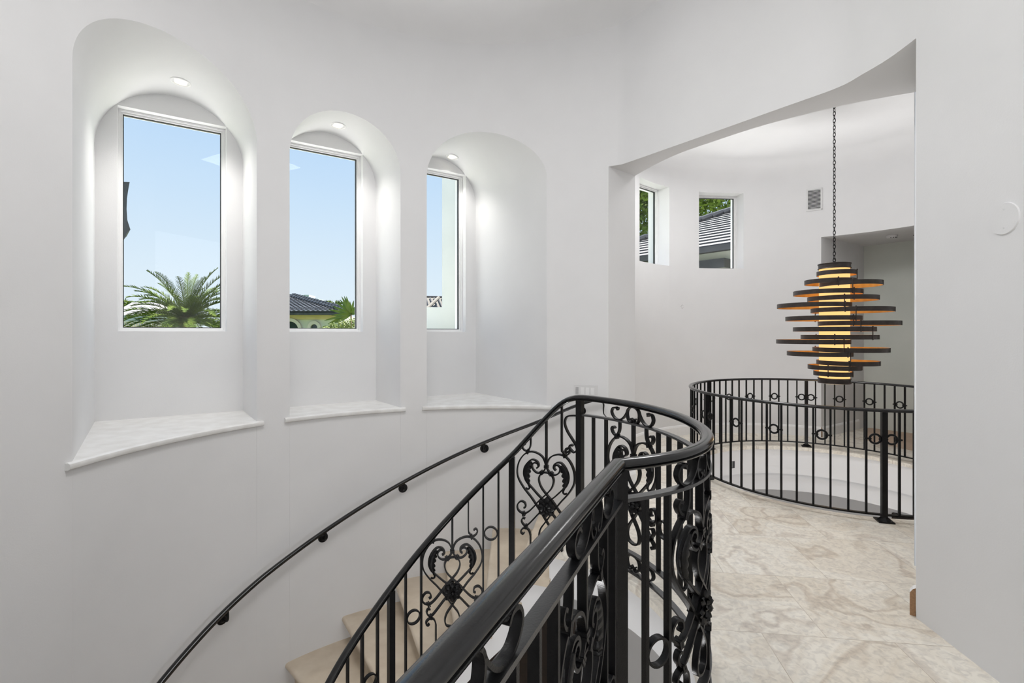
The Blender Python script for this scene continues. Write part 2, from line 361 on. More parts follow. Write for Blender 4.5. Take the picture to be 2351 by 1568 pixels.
# ------------------------------------------------------------------ opening wall between the two round spaces
def flatten(pts, sub): return catmull(pts, sub)
Fc = [Vector(FRONT[0]), Vector(FRONT[1])]+[Vector(p) for p in catmull(FRONT[1:], 8)][1:]
Bc = [Vector(p) for p in catmull(BACK, 8)]
def resample(pts, n):
    L_ = [0]
    for a, b in zip(pts[:-1], pts[1:]): L_.append(L_[-1]+(b-a).length)
    out = []
    for k in range(n+1):
        s = L_[-1]*k/n; i = max(j for j in range(len(L_)) if L_[j] <= s+1e-9); i = min(i, len(pts)-2)
        out.append(pts[i]+(pts[i+1]-pts[i])*((s-L_[i])/max(L_[i+1]-L_[i], 1e-9)))
    return out
Fr, Br = resample(Fc, 60), resample(Bc, 60)
bm = bmesh.new()
for k in range(60):
    quad(bm, v3(Fr[k], HEAD), v3(Fr[k+1], HEAD), v3(Fr[k+1], CEIL1), v3(Fr[k], CEIL1))
    quad(bm, v3(Fr[k], HEAD), v3(Fr[k+1], HEAD), v3(Br[k+1], HEAD), v3(Br[k], HEAD))
    quad(bm, v3(Br[k], HEAD), v3(Br[k+1], HEAD), v3(Br[k+1], CEIL2), v3(Br[k], CEIL2))
    quad(bm, v3(Fr[k], LOW), v3(Fr[k+1], LOW), v3(Fr[k+1], -0.05), v3(Fr[k], -0.05))
quad(bm, v3(Fr[0], -0.05), v3(Br[0], -0.05), v3(Br[0], HEAD), v3(Fr[0], HEAD))
quad(bm, v3(Fr[-1], -0.05), v3(Br[-1], -0.05), v3(Br[-1], HEAD), v3(Fr[-1], HEAD))
bmesh.ops.remove_doubles(bm, verts=bm.verts[:], dist=0.0004)
o = mesh_obj('wall_middle', bm, M['wall'], None, True, 25); tag(o, 'white wall and tapering curved soffit over the wide opening', 'wall', kind='structure')

# right wall, back wall, near left wall
bm = bmesh.new(); pr = Vector(FRONT[-1]); dr = Vector((0.0777, 1)); pe = pr-dr*5.2
quad(bm, v3(pr, LOW), v3(pe, LOW), v3(pe, CEIL1), v3(pr, CEIL1)); o = mesh_obj('wall_right', bm, M['wall']); tag(o, 'plain white wall at the right edge', 'wall', kind='structure')
bm = bmesh.new(); pl = wall1(ths[-1]); pb = Vector((-1.6, pe.y))
quad(bm, v3(pl, LOW), v3(pb, LOW), v3(pb, CEIL1), v3(pl, CEIL1)); quad(bm, v3(pb, LOW), v3(pe, LOW), v3(pe, CEIL1), v3(pb, CEIL1))
o = mesh_obj('wall_back', bm, M['wall']); tag(o, 'white wall behind the landing', 'wall', kind='structure')

# ceilings
bm = bmesh.new(); nr = 10; rings = []
outl = [wall1(t) for t in ths]+[Vector(p) for p in []]
outl = [wall1(62.3+(ths[-1]-62.3)*k/70) for k in range(71)]
cc = Vector((-0.18, 2.0))
outl = [q.copy() for q in Fr[::-1]]+outl+[pb, pe]
def dome(s): return 0.42*(1-s*s)**0.5 if s < 1 else 0
for j in range(nr+1):
    s = math.sin(j/nr*math.pi/2); rings.append([bm.verts.new(v3(cc+(p-cc)*s, CEIL1+dome(s))) for p in outl] if j else None)
rings.append([bm.verts.new(v3(cc+(p-cc)*1.03, CEIL1-0.002)) for p in outl]); nr += 1
cv = bm.verts.new(v3(cc, CEIL1+0.42)); n = len(outl)
for i in range(n):
    bm.faces.new((cv, rings[1][i], rings[1][(i+1) % n]))
    for j in range(1, nr): bm.faces.new((rings[j][i], rings[j+1][i], rings[j+1][(i+1) % n], rings[j][(i+1) % n]))
o = mesh_obj('ceiling', bm, M['wall'], None, True, 50); tag(o, 'shallow domed white ceiling over the stair hall', 'ceiling', kind='structure')

# ------------------------------------------------------------------ round room wall with two windows and a doorway
R2TAB = [(-112, 2.17), (-60, 2.14), (0, 2.135), (150, 2.135), (170, 2.15), (190.4, 2.18)]
def wall2(th): return polar(C2, interp(th, R2TAB), th)
WIN2 = [(120.0, 139.6, 2.49, 3.635), (86.0, 105.0, 2.485, 3.632)]
DOOR = (4.0, 58.3, 2.90)
t2 = sorted(set([-110.5+2.5*k for k in range(121)]+[190.4]+[x for w in WIN2 for x in w[:2]]+[DOOR[0], DOOR[1]]))
t2 = [t for t in t2 if t <= 190.4]
bm = bmesh.new(); FILLET = 0.28
for a, b in zip(t2[:-1], t2[1:]):
    p, q = wall2(a), wall2(b); m_ = (a+b)/2; top = CEIL2-FILLET
    w = [x for x in WIN2 if x[0] < m_ < x[1]]
    segs = [(-0.05, top)]
    if w: segs = [(-0.05, w[0][2]), (w[0][3], top)]
    if DOOR[0] < m_ < DOOR[1]: segs = [(DOOR[2], top)]
    for h0, h1 in segs: quad(bm, v3(p, h0), v3(q, h0), v3(q, h1), v3(p, h1))
    prev = None                                               # cove to the ceiling
    for k in range(9):
        g = k/8*math.pi/2; ins = FILLET*(1-math.cos(g)); up = FILLET*math.sin(g)
        pp = [v3(x+(C2-x).normalized()*ins, top+up) for x in (p, q)]
        if prev: quad(bm, prev[0], prev[1], pp[1], pp[0])
        prev = pp
    poly(bm, [prev[0], prev[1], v3(C2, CEIL2)])
for k in range(60): poly(bm, [v3(Br[k], CEIL2), v3(Br[k+1], CEIL2), v3(C2, CEIL2)])
bmesh.ops.remove_doubles(bm, verts=bm.verts[:], dist=0.0004)
for x in WIN2:                                                # window reveals
    a, b, h0, h1 = x; A, B = wall2(a), wall2(b); ch = (B-A).normalized(); nr_ = Vector((-ch.y, ch.x))
    if nr_.dot(A-C2) < 0: nr_ = -nr_
    dep = 0.36
    arc = [wall2(a+(b-a)*k/8) for k in range(9)]
    for p in (A, B): quad(bm, v3(p, h0), v3(p+nr_*dep, h0), v3(p+nr_*dep, h1), v3(p, h1))
    for k in range(8):
        s0, s1 = k/8, (k+1)/8; e0, e1 = A+(B-A)*s0+nr_*dep, A+(B-A)*s1+nr_*dep
        for h in (h0, h1): quad(bm, v3(arc[k], h), v3(arc[k+1], h), v3(e1, h), v3(e0, h))
o = mesh_obj('wall_far', bm, M['wall'], None, True, 30); tag(o, 'curved white wall of the round room beyond the opening', 'wall', kind='structure')
wl = ['small high window beside the opening, nearer the pillar', 'small high window in the round room, further right']
for i, x in enumerate(WIN2):
    a, b, h0, h1 = x; A, B = wall2(b), wall2(a); ch = (B-A).normalized(); nr_ = Vector((-ch.y, ch.x))
    if nr_.dot(A-C2) < 0: nr_ = -nr_
    def cf2(s, h, d, inset=0.0, A=A, B=B, n=nr_, h0=h0, h1=h1, ch=ch):
        p = A+ch*inset+(B-A-ch*2*inset)*s+n*d; return v3(p, h0+inset+(h1-h0-2*inset)*h)
    window_unit(i+4, cf2, wl[i], 0.028, 0.19)

# hallway behind the doorway
pA = wall2(DOOR[1]); pB = Vector((5.47, 7.56)); pC = Vector((5.70, 7.72)); pD = Vector((14.0, 14.4)); pE = Vector((18.0, 9.5)); pF = wall2(DOOR[0])
bm = bmesh.new(); HC = DOOR[2]
for a, b in ((pA, pB), (pB, pC), (pC, pD), (pD, pE), (pE, Vector((13.0, 4.6))), (Vector((13.0, 4.6)), pF)): quad(bm, v3(a, -0.05), v3(b, -0.05), v3(b, HC), v3(a, HC))
o = mesh_obj('wall_hallway', bm, M['wall']); tag(o, 'grey shaded hallway walls behind the chandelier', 'wall', kind='structure')
bm = bmesh.new(); arc = [wall2(DOOR[0]+(DOOR[1]-DOOR[0])*k/12) for k in range(13)]
poly(bm, [v3(p, HC) for p in arc+[pB, pC, pD, pE, Vector((13.0, 4.6))]])
o = mesh_obj('ceiling', bm, M['wall']); tag(o, 'hallway ceiling beyond the doorway', 'ceiling', kind='structure')

# ------------------------------------------------------------------ guard railing path
PEAK = Vector((0.350, 1.571)); SD = Vector((-0.467, -1.003)).normalized()
GR = [(-57.7, 0.992), (-50, 1.027), (-43, 1.058), (-36, 1.076), (-28, 1.082), (-19, 1.074), (-10, 1.060), (2, 1.048), (15, 1.040), (30, 1.038), (45, 1.037), (52, 1.036), (60, 1.035), (200, 1.035)]
def gr(th): return polar(C3, interp(th, GR), th)
arc_pts = [gr(-57.7+109.7*k/220) for k in range(221)]
def smooth_pts(p, it=30):
    for _ in range(it): p = [p[0]]+[(p[i-1]+p[i]*2+p[i+1])/4 for i in range(1, len(p)-1)]+[p[-1]]
    return p
arc_pts = smooth_pts(arc_pts); arc_pts[0] = PEAK.copy(); arc_pts = smooth_pts(arc_pts, 3)
class Path:
    def __init__(s, pts):
        s.p = pts; s.L = [0]
        for a, b in zip(pts[:-1], pts[1:]): s.L.append(s.L[-1]+(b-a).length)
        s.len = s.L[-1]
    def at(s, x):
        i = 0
        lo, hi = 0, len(s.L)-2
        while lo < hi:
            m = (lo+hi+1)//2
            if s.L[m] <= x: lo = m
            else: hi = m-1
        i = lo; d = s.p[i+1]-s.p[i]; l = d.length
        return s.p[i]+d*((x-s.L[i])/l)
    def tan(s, x): return (s.at(x+0.004)-s.at(x-0.004)).normalized()
    def nor(s, x): t = s.tan(x); return Vector((t.y, -t.x))
straight = Path([PEAK+SD*0.02*k for k in range(0, 100)])
arc = Path(arc_pts)
stair = Path([gr(52+0.5*k) for k in range(0, 290)])
th_of = lambda s: 52+s/R3/D2R
s_of = lambda th: (th-52)*D2R*R3
SR = [(50, 1.09), (54, 1.088), (57.8, 1.066), (60.5, 1.030), (63.2, 0.985), (68.6, 0.882), (79.2, 0.664), (93.1, 0.423), (110.3, 0.118), (127.5, -0.190), (136.1, -0.335), (146.6, -0.490), (153.8, -0.600), (200, -1.36)]
def srail(th): return interp(th, SR)
GH = 1.09; MIDH = 0.955; BT, BB = 0.165, 0.055
RISE = 0.2068; STEP = 11.85; TH0 = 64.7
def tread_k(th): return max(1, math.ceil((th-TH0)/STEP))
def tread_h(th): return 0.0 if th < TH0 else -RISE*tread_k(th)

# ------------------------------------------------------------------ floor, stairs
bm = bmesh.new()
wl_n = Vector((-SD.y, SD.x)); 
if wl_n.x > 0: wl_n = -wl_n                       # towards the well
edge = [PEAK+SD*2.0+wl_n*0.035]+[PEAK+SD*0.05+wl_n*0.035]
for k in range(60):
    th = -54+(TH0+54)*k/59; edge.append(polar(C3, interp(th, GR)-0.035, th))
outer = [polar(C3, 2.6, TH0), Vector((0.95, 7.7)), Vector((4.2, 7.7)), Vector((9.6, 19.0)), Vector((19.0, 15.0)), Vector((19.0, 3.0)), Vector((2.9, 2.6)), Vector((2.4, -2.9)), Vector((-1.7, -2.9)), Vector((-1.7, -0.4))]
outl = edge+outer; ring_h = [polar(C2, 1.275, 360*k/96) for k in range(96)]
ov = [bm.verts.new(v3(p, 0)) for p in outl]; hv = [bm.verts.new(v3(p, 0)) for p in ring_h]
ed = [bm.edges.new((ov[i], ov[(i+1) % len(ov)])) for i in range(len(ov))]+[bm.edges.new((hv[i], hv[(i+1) % 96])) for i in range(96)]
bmesh.ops.triangle_fill(bm, use_beauty=True, edges=ed)
for f in bm.faces:
    if f.normal.z < 0: f.normal_flip()
bmesh.ops.recalc_face_normals(bm, faces=bm.faces[:])
o = mesh_obj('floor', bm, M['travertine']); tag(o, 'cream veined travertine landing floor around the two openings', 'floor', kind='structure')
so = o.modifiers.new('slab', 'SOLIDIFY'); so.thickness = 0.045; so.offset = -1
# hallway floor paper
bm = bmesh.new()
k0 = Vector((5.45, 6.35)); pts = [Vector((4.98, 6.75)), Vector((5.5, 7.5)), Vector((5.74, 7.66)), Vector((8.5, 9.8)), Vector((9.2, 8.0)), Vector((6.3, 5.4)), Vector((5.25, 5.6))]
vs = [bm.verts.new(v3(p, 0.001)) for p in pts]; f = bm.faces.new(vs); ex = bmesh.ops.extrude_face_region(bm, geom=[f])
bmesh.ops.translate(bm, vec=(0, 0, 0.003), verts=[g for g in ex['geom'] if isinstance(g, bmesh.types.BMVert)])
o = mesh_obj('floor_paper', bm, M['paper']); tag(o, 'brown protective paper laid on the hallway floor', 'floor covering')
# fascia below the landing around the stair well and drum of the ring opening
bm = bmesh.new()
fa = [PEAK+SD*2.0+wl_n*0.0]+[PEAK+SD*0.05]+[polar(C3, interp(-54+(TH0+54)*k/59, GR)-0.005, -54+(TH0+54)*k/59) for k in range(60)]
for a, b in zip(fa[:-1], fa[1:]): quad(bm, v3(a, -0.045), v3(b, -0.045), v3(b, -0.30), v3(a, -0.30))
for a, b in zip(fa[:-1], fa[1:]):
    quad(bm, v3(a, -0.30), v3(b, -0.30), v3(b+(b-C3).normalized()*1.6, -0.30), v3(a+(a-C3).normalized()*1.6, -0.30))
o = mesh_obj('trim_1', bm, M['wall'], None, True, 40); tag(o, 'white fascia under the landing edge at the stair well', 'trim', kind='structure')
bm = bmesh.new()
for k in range(96):
    a, b = 360*k/96, 360*(k+1)/96
    for r0, h0, r1, h1 in ((1.30, -0.045, 1.30, -0.37), (1.30, -0.37, 1.34, -0.37), (1.34, -0.37, 1.34, -0.60), (1.34, -0.60, 2.2, -0.60)):
        quad(bm, v3(polar(C2, r0, a), h0), v3(polar(C2, r0, b), h0), v3(polar(C2, r1, b), h1), v3(polar(C2, r1, a), h1))
bmesh.ops.remove_doubles(bm, verts=bm.verts[:], dist=0.0004)
o = mesh_obj('trim_2', bm, M['wall'], None, True, 30); tag(o, 'white stepped drum below the round floor opening', 'trim', kind='structure')
bm = bmesh.new()
for k in range(72):
    a, b = 5*k, 5*k+5; quad(bm, v3(polar(C2, 2.2, a), LOW), v3(polar(C2, 2.2, b), LOW), v3(polar(C2, 2.2, b), -0.6), v3(polar(C2, 2.2, a), -0.6))
bmesh.ops.remove_doubles(bm, verts=bm.verts[:], dist=0.0004)
o = mesh_obj('wall_lower', bm, M['wall'], None, True, 30); tag(o, 'white round wall of the storey below', 'wall', kind='structure')
bm = bmesh.new(); quad(bm, (-3, -3, LOW), (8, -3, LOW), (8, 9, LOW), (-3, 9, LOW)); o = mesh_obj('floor', bm, M['stone']); tag(o, 'beige floor of the storey below', 'floor', kind='structure')
def curved_door(idx, c, R, a0, a1, h0, h1, label):
    t = thing('door_%d' % idx, label, 'door', kind='structure', loc=v3(polar(c, R, (a0+a1)/2), h0))
    bm = bmesh.new(); n = 8
    for k in range(n):
        a, b = a0+(a1-a0)*k/n, a0+(a1-a0)*(k+1)/n
        P = [[v3(polar(c, r, x), h) for x in (a, b) for h in (h0, h1)] for r in (R-0.03, R-0.002)]
        quad(bm, P[0][0], P[0][2], P[0][3], P[0][1]); quad(bm, P[0][1], P[0][3], P[1][3], P[1][1]); quad(bm, P[0][0], P[0][2], P[1][2], P[1][0])
    part('door_panel', bm, M['dark'], t)
    bm = bmesh.new()
    for x in (a0, (a0+a1)/2, a1): box(bm, v3(polar(c, R-0.03, x), (h0+h1)/2), (0.05, 0.05, h1-h0), x*D2R)
    part('door_frame', bm, M['bronze'], t)
curved_door(1, C2, 2.2, 0, 36, LOW, -0.9, 'dark wooden door glimpsed below through the balcony bars')
curved_door(2, C1, 2.25, 70, 102, LOW, -1.15, 'black doorway on the lower storey under the stairs')

# staircase
st = thing('staircase', 'curved beige limestone stairs winding down along the niche wall', 'staircase', (C1.x, C1.y, 0))
def rin(th): return interp(th, GR)-0.035
for k in range(1, 12):
    a0, a1 = TH0+STEP*(k-1), TH0+STEP*k; h = -RISE*k; ov_ = 1.3       # nosing overhang over the next lower step
    n = 8; A = [a0-0.6+(a1+ov_-a0+0.6)*i/n for i in range(n+1)]
    bm = bmesh.new(); T = 0.05
    inn = [polar(C3, rin(a), a) for a in A]; out = [polar(C1, interp(a, R1TAB)+0.004, a) for a in A]
    nose = []
    for i in range(n):
        for hh in (h, h-T): quad(bm, v3(inn[i], hh), v3(inn[i+1], hh), v3(out[i+1], hh), v3(out[i], hh))
        quad(bm, v3(inn[i], h), v3(inn[i+1], h), v3(inn[i+1], h-T), v3(inn[i], h-T))
    quad(bm, v3(inn[0], h), v3(out[0], h), v3(out[0], h-T), v3(inn[0], h-T))
    # rounded nosing
    tang = lambda p: Vector((-(p-C1).y, (p-C1).x)).normalized()
    for i in range(6):
        g0, g1 = math.pi/2-i*math.pi/6, math.pi/2-(i+1)*math.pi/6
        q = []
        for p in (inn[-1], out[-1]):
            for g in (g0, g1): q.append(v3(p+tang(p)*(T/2*math.cos(g)), h-T/2+T/2*math.sin(g)))
        quad(bm, q[0], q[2], q[3], q[1])
    # riser below the nosing, returned under the tread
    ri, ro = polar(C3, rin(a1)+0.03, a1), polar(C1, interp(a1, R1TAB)+0.004, a1)
    quad(bm, v3(ri, h-T), v3(ro, h-T), v3(ro, h-RISE-0.002), v3(ri, h-RISE-0.002))
    bmesh.ops.remove_doubles(bm, verts=bm.verts[:], dist=0.0004)
    part('step', bm, M['stone'], st, True, 40)
# landing riser
bm = bmesh.new(); a = TH0
ri, ro = polar(C3, rin(a)+0.03, a), polar(C1, interp(a, R1TAB)+0.004, a); quad(bm, v3(ri, -0.045), v3(ro, -0.045), v3(ro, -RISE), v3(ri, -RISE)); part('riser', bm, M['stone'], st)
# white stringer along the inside and soffit
bm = bmesh.new()
for i in range(0, 270):
    a, b = TH0+0.5*i, TH0+0.5*(i+1)
    m_ = (a+b)/2; top = tread_h(m_)-0.05
    bl = lambda x: -0.30-(x-TH0)/STEP*RISE-0.12*min((x-TH0)/20, 1)
    p, q = polar(C3, rin(a)+0.03, a), polar(C3, rin(b)+0.03, b)
    quad(bm, v3(p, top), v3(q, top), v3(q, bl(b)), v3(p, bl(a)))
    P, Q = polar(C1, interp(a, R1TAB), a), polar(C1, interp(b, R1TAB), b); quad(bm, v3(p, bl(a)), v3(q, bl(b)), v3(Q, bl(b)), v3(P, bl(a)))
part('stringer', bm, M['wall'], st)

# ------------------------------------------------------------------ stair and landing railing
rl = thing('wrought_iron_railing', 'ornate black wrought iron railing with heart scrolls around the stair well', 'railing', v3(PEAK, 0))
CAP = [(-0.030, -0.022), (-0.022, -0.026), (0.022, -0.026), (0.030, -0.022), (0.032, -0.016), (0.026, -0.011), (0.027, -0.007), (0.034, -0.002), (0.034, 0.006), (0.029, 0.014), (0.016, 0.019), (0.0, 0.021), (-0.016, 0.019), (-0.029, 0.014), (-0.034, 0.006), (-0.034, -0.002), (-0.027, -0.007), (-0.026, -0.011), (-0.032, -0.016)]
CAP = [(math.copysign(0.021, a) if abs(abs(a)-0.0265) < 0.001 else a, b) for a, b in CAP]
CAP = [(a*0.74, b*0.8) for a, b in CAP]
def path_pts(P, s0, s1, hf, step=0.03):
    n = max(2, int(abs(s1-s0)/step)); ss = [s0+(s1-s0)*i/n for i in range(n+1)]
    return [v3(P.at(s), hf(s)) for s in ss], [v3(P.nor(s), 0) for s in ss]
bm = bmesh.new()
pts = [v3(straight.at(s), GH-0.017) for s in [1.9-0.05*i for i in range(38)]]
c_in = v3(PEAK, GH-0.017)
apts = [v3(arc.at(arc.len*i/70), GH-0.017) for i in range(71)]
spts = [v3(stair.at(s), srail(th_of(s))-0.017) for s in [0.03*i for i in range(1, 80)]]
# smooth heights at the gooseneck
def smooth3(p, it):
    for _ in range(it): p = [p[0]]+[Vector((p[i].x, p[i].y, (p[i-1].z+2*p[i].z+p[i+1].z)/4)) for i in range(1, len(p)-1)]+[p[-1]]
    return p
run = smooth3(apts+spts, 3)
t1 = (c_in-pts[-1]).normalized(); t2_ = (run[3]-run[0]).normalized()
mit = (t1+t2_).normalized(); sN = mit.cross(Vector((0, 0, 1))).normalized(); k_ = 1/max(0.3, mit.dot(t1))
def capped(bm, P_, sides, scale0=None, scale1=None):
    rings = []
    for i, p in enumerate(P_):
        t = (P_[min(i+1, len(P_)-1)]-P_[max(i-1, 0)]).normalized(); s = sides[i] if sides[i] is not None else t.cross(Vector((0, 0, 1))).normalized()
        u = Vector((s.x, s.y, 0)).normalized().cross(t); u = u.normalized()
        if u.z < 0: u = -u
        rings.append([bm.verts.new(p+s*a+u*b) for a, b in CAP])
    for A, B in zip(rings[:-1], rings[1:]):
        for j in range(len(CAP)): bm.faces.new((A[j], A[(j+1) % len(CAP)], B[(j+1) % len(CAP)], B[j]))
    bm.faces.new(rings[0]); bm.faces.new(rings[-1][::-1])
P_ = pts+[c_in]; capped(bm, P_, [None]*(len(P_)-1)+[sN*k_])
capped(bm, run, [sN*k_]+[None]*(len(run)-1))
part('handrail', bm, M['rail'], rl, True, 50)
def flat_rail(name, Ps, hs_, w, t):
    bm = bmesh.new()
    for P, s0, s1 in Ps:
        for h in hs_:
            p, n_ = path_pts(P, s0, s1, lambda s: h); sweep(bm, p, rect(w, t), n_)
    part(name, bm, M['worn'], rl)
flat_rail('middle_rail', [(straight, 0.0, 1.9), (arc, 0.0, arc.len)], [MIDH], 0.034, 0.012)
flat_rail('bottom_rail', [(straight, 0.0, 1.9), (arc, 0.0, arc.len)], [BT], 0.034, 0.012)
flat_rail('bottom_rail', [(straight, 0.0, 1.9), (arc, 0.0, arc.len)], [BB], 0.034, 0.012)
def bar(name, P, s, h0, h1, w, d, par=rl):
    bm = bmesh.new(); p = P.at(s); t = P.tan(s)
    box(bm, v3(p, (h0+h1)/2), (w, d, h1-h0), math.atan2(t.y, t.x)); return part(name, bm, M['iron'], par)
def post(P, s, h0, h1): bar('post', P, s, h0, h1, 0.040, 0.046)
def baluster(P, s, h0, h1): bar('baluster', P, s, h0, h1, 0.013, 0.025)
def ring(P, s, h, r=0.047):
    bm = bmesh.new(); n = 28
    pts = [v3(P.at(s+r*math.cos(a)), h+r*math.sin(a)) for a in [2*math.pi*i/n for i in range(n)]]
    sweep(bm, pts, rect(0.025, 0.008), [v3(P.nor(s), 0)]*n, closed=True); part('ring', bm, M['iron'], rl, True, 40)
U = 0.44/725
H_OUT = [(5, -465), (12, -510), (45, -575), (110, -615), (190, -625), (265, -590), (325, -510), (352, -410), (340, -310), (275, -200), (185, -95), (135, -30), (65, 65), (0, 160), (-65, 250), (-87, 330), (-65, 392), (0, 415)]
H_IN = [(5, -465), (20, -430), (55, -396), (110, -385), (160, -420), (172, -470), (145, -500), (108, -492), (98, -458), (118, -438)]
H_DROP = [(0, -400), (50, -390), (85, -345), (88, -290), (60, -220), (0, -150), (-85, -68), (-145, 5), (-220, 80), (-280, 104), (-340, 70), (-350, 10), (-310, -35), (-262, -22), (-252, 25), (-275, 38)]
H_LEAF = [(118, -442), (92, -462), (98, -500), (130, -528), (180, -532), (230, -490), (266, -420), (270, -350), (245, -280), (185, -215), (105, -135), (50, -85), (-50, 40), (-110, 105), (-180, 185), (-235, 238), (-276, 235), (-300, 195), (-285, 160), (-258, 166)]
H_LOW = [(-268, 330), (-286, 345), (-306, 328), (-300, 295), (-262, 272), (-215, 292), (-195, 345), (-193, 430)]
H_HOOK = [(190, -760), (190, -715), (203, -665), (235, -630), (275, -645), (297, -688), (277, -716), (252, -700)]
def strand(bm, P, s0, h0, pts, sc, mir, thick=0.0095, dep=0.023, sub=5):
    q = catmull([(x*mir, y) for x, y in pts], sub)
    ss = [s0+x*sc for x, y in q]
    p3 = [v3(P.at(s), h0-y*sc) for s, (x, y) in zip(ss, q)]
    nn = [v3(P.nor(s), 0) for s in ss]
    sweep(bm, p3, rect(dep, thick), nn)
def place(P, s0, h0, x, y, sc, off): return v3(P.at(s0+x*sc)+P.nor(s0+x*sc)*off, h0-y*sc)
def collar(par, P, s0, h0, x, y, ang=0.0, sc=U):
    bm = bmesh.new(); c = place(P, s0, h0, x, y, sc, 0); t = v3(P.tan(s0+x*sc), 0)
    m = Matrix.Translation(c) @ Matrix.Rotation(math.atan2(t.y, t.x), 4, 'Z') @ Matrix.Rotation(ang, 4, 'Y')
    for dz in (-0.0055, 0.0055): box(bm, None, (0.030, 0.031, 0.009), mat=m @ Matrix.Translation((0, 0, dz)))
    part('collar', bm, M['iron'], par)
def acanthus(par, P, s0, h0, mir, sc):
    spine = catmull([(205, -512), (242, -470), (266, -420), (272, -350), (250, -285), (222, -245)], 6); n = len(spine)
    for off in (1,):
        bm = bmesh.new(); rows = []
        for i, (x, y) in enumerate(spine):
            f = i/(n-1); w = 78*math.sin(math.pi*min(f*0.9+0.1, 1))**0.7*(0.72+0.28*abs(math.sin(f*math.pi*6)))
            # lobes hang towards the inside of the heart
            a = [(x+14, y-2, 0.0), (x, y, 0.015), (x-w*0.5, y+w*0.16, 0.019), (x-w, y+w*0.38, 0.010)]
            rows.append([place(P, s0, h0, q[0]*mir, q[1], sc, q[2]) for q in a]+[place(P, s0, h0, q[0]*mir, q[1], sc, -q[2]*0.9) for q in a[::-1]])
        vs = [[bm.verts.new(p) for p in r] for r in rows]
        for A, B in zip(vs[:-1], vs[1:]):
            for j in range(8): bm.faces.new((A[j], A[(j+1) % 8], B[(j+1) % 8], B[j]))
        bm.faces.new(vs[0]); bm.faces.new(vs[-1][::-1])
        # tail curl at the foot
        q = catmull([(222, -245), (205, -205), (222, -185), (250, -196)], 5)
        p3 = [place(P, s0, h0, x*mir, y, sc, 0) for x, y in q]; sweep(bm, p3, circ(0.007, 6), [v3(P.nor(s0), 0)]*len(p3))
        part('acanthus_leaf', bm, M['iron'], par, True, 60)
def rosette(par, P, s0, h0, sc=U):
    t = P.tan(s0); bm = bmesh.new(); c = v3(P.at(s0), h0)
    base = Matrix.Translation(c) @ Matrix.Rotation(math.atan2(t.y, t.x), 4, 'Z')
    box(bm, None, (0.092, 0.030, 0.092), mat=base @ Matrix.Rotation(math.pi/4, 4, 'Y'))
    for sgn in (1, -1):
        for layer, (n, L_, w, tilt, a0) in enumerate(((8, 0.066, 0.040, 0.06, 0.0), (8, 0.046, 0.030, 0.38, math.pi/8))):
            for i in range(n):
                a = a0+2*math.pi*i/n
                m = base @ Matrix.Rotation(a, 4, 'Y') @ Matrix.Translation((0, sgn*0.017, 0)) @ Matrix.Rotation(-sgn*tilt, 4, 'X')
                prof = [(0.0, 0.10), (0.3, 0.8), (0.55, 1.0), (0.82, 0.85), (1.0, 0.35)]
                top = []
                for f, ww in prof:
                    z = f*L_; x = w/2*ww; y = sgn*0.006*math.sin(math.pi*f)
                    top.append([bm.verts.new(m @ Vector((-x, y-sgn*0.003, z))), bm.verts.new(m @ Vector((0, y+sgn*0.005, z))), bm.verts.new(m @ Vector((x, y-sgn*0.003, z))), bm.verts.new(m @ Vector((0, y-sgn*0.006, z)))])
                for A, B in zip(top[:-1], top[1:]):
                    for j in range(4): bm.faces.new((A[j], A[(j+1) % 4], B[(j+1) % 4], B[j]))
        sphere(bm, (base @ Vector((0, sgn*0.032, 0))), 0.013)
    part('rosette', bm, M['iron'], par, True, 50)
def heart(P, s0, h0, top, bot, sc=U, hooks=None):
    """top(s), bot(s): heights of the rails above and below"""
    off = thing_part = bpy.data.objects.new('heart_panel', None)
    bm = bmesh.new()
    for mir in (1, -1):
        for st_ in (H_OUT, H_IN, H_DROP, H_LEAF): strand(bm, P, s0, h0, st_, sc, mir)
        lo = H_LOW[:-1]+[(-193, 400), (-193, (h0-bot(s0-193*sc*mir))/sc)]; strand(bm, P, s0, h0, lo, sc, mir)
        tp = -(top(s0+190*sc*mir)-h0)/sc
        if tp < -640:
            hk = ([(190, tp)] if tp < -780 else [])+([(190, (tp+max(tp, -780))/2-10)] if False else [])+[q for q in H_HOOK[1:]]
            if tp >= -780: hk = [(190, min(tp, -728))]+H_HOOK[1:]
            hk = [q for q in hk if q[1] > tp+14 or q == hk[0]] if tp < -760 else [q for q in H_HOOK if q[1] > tp+14]
            if len(hk) > 2: strand(bm, P, s0, h0, hk, sc, mir)
    bar_top = top(s0)
    t = P.tan(s0); box(bm, v3(P.at(s0), (h0+470*sc+bar_top)/2), (0.013, 0.025, bar_top-(h0+470*sc)), math.atan2(t.y, t.x))
    bpy.data.objects.remove(off)
    hp = part('heart_panel', bm, M['iron'], rl, True, 35)
    # sub-parts
    wl_ = Vector(rl.location)
    class Par: pass
    for mir in (1, -1): acanthus(hp, P, s0, h0, mir, sc)
    rosette(hp, P, s0, h0, sc)
    collar(hp, P, s0, h0, 0, -468, 0, sc)
    for mir in (1, -1):
        collar(hp, P, s0, h0, 57*mir, -394, -0.9*mir, sc); collar(hp, P, s0, h0, 228*mir, -622, 1.2*mir, sc)
        collar(hp, P, s0, h0, -277*mir, 108, 1.3*mir, sc); collar(hp, P, s0, h0, -250*mir, 256, 1.2*mir, sc)
    return hp
F_UNIT = [(0, 68), (22, 63), (40, 40), (45, 5), (38, -38), (22, -58), (6, -42), (16, -24)]          # mm: half arch with inner curl
F_HOOKS = [(40, 40), (52, 2), (78, -40), (112, -58), (142, -38), (156, 0), (146, 36), (124, 42), (112, 22)]
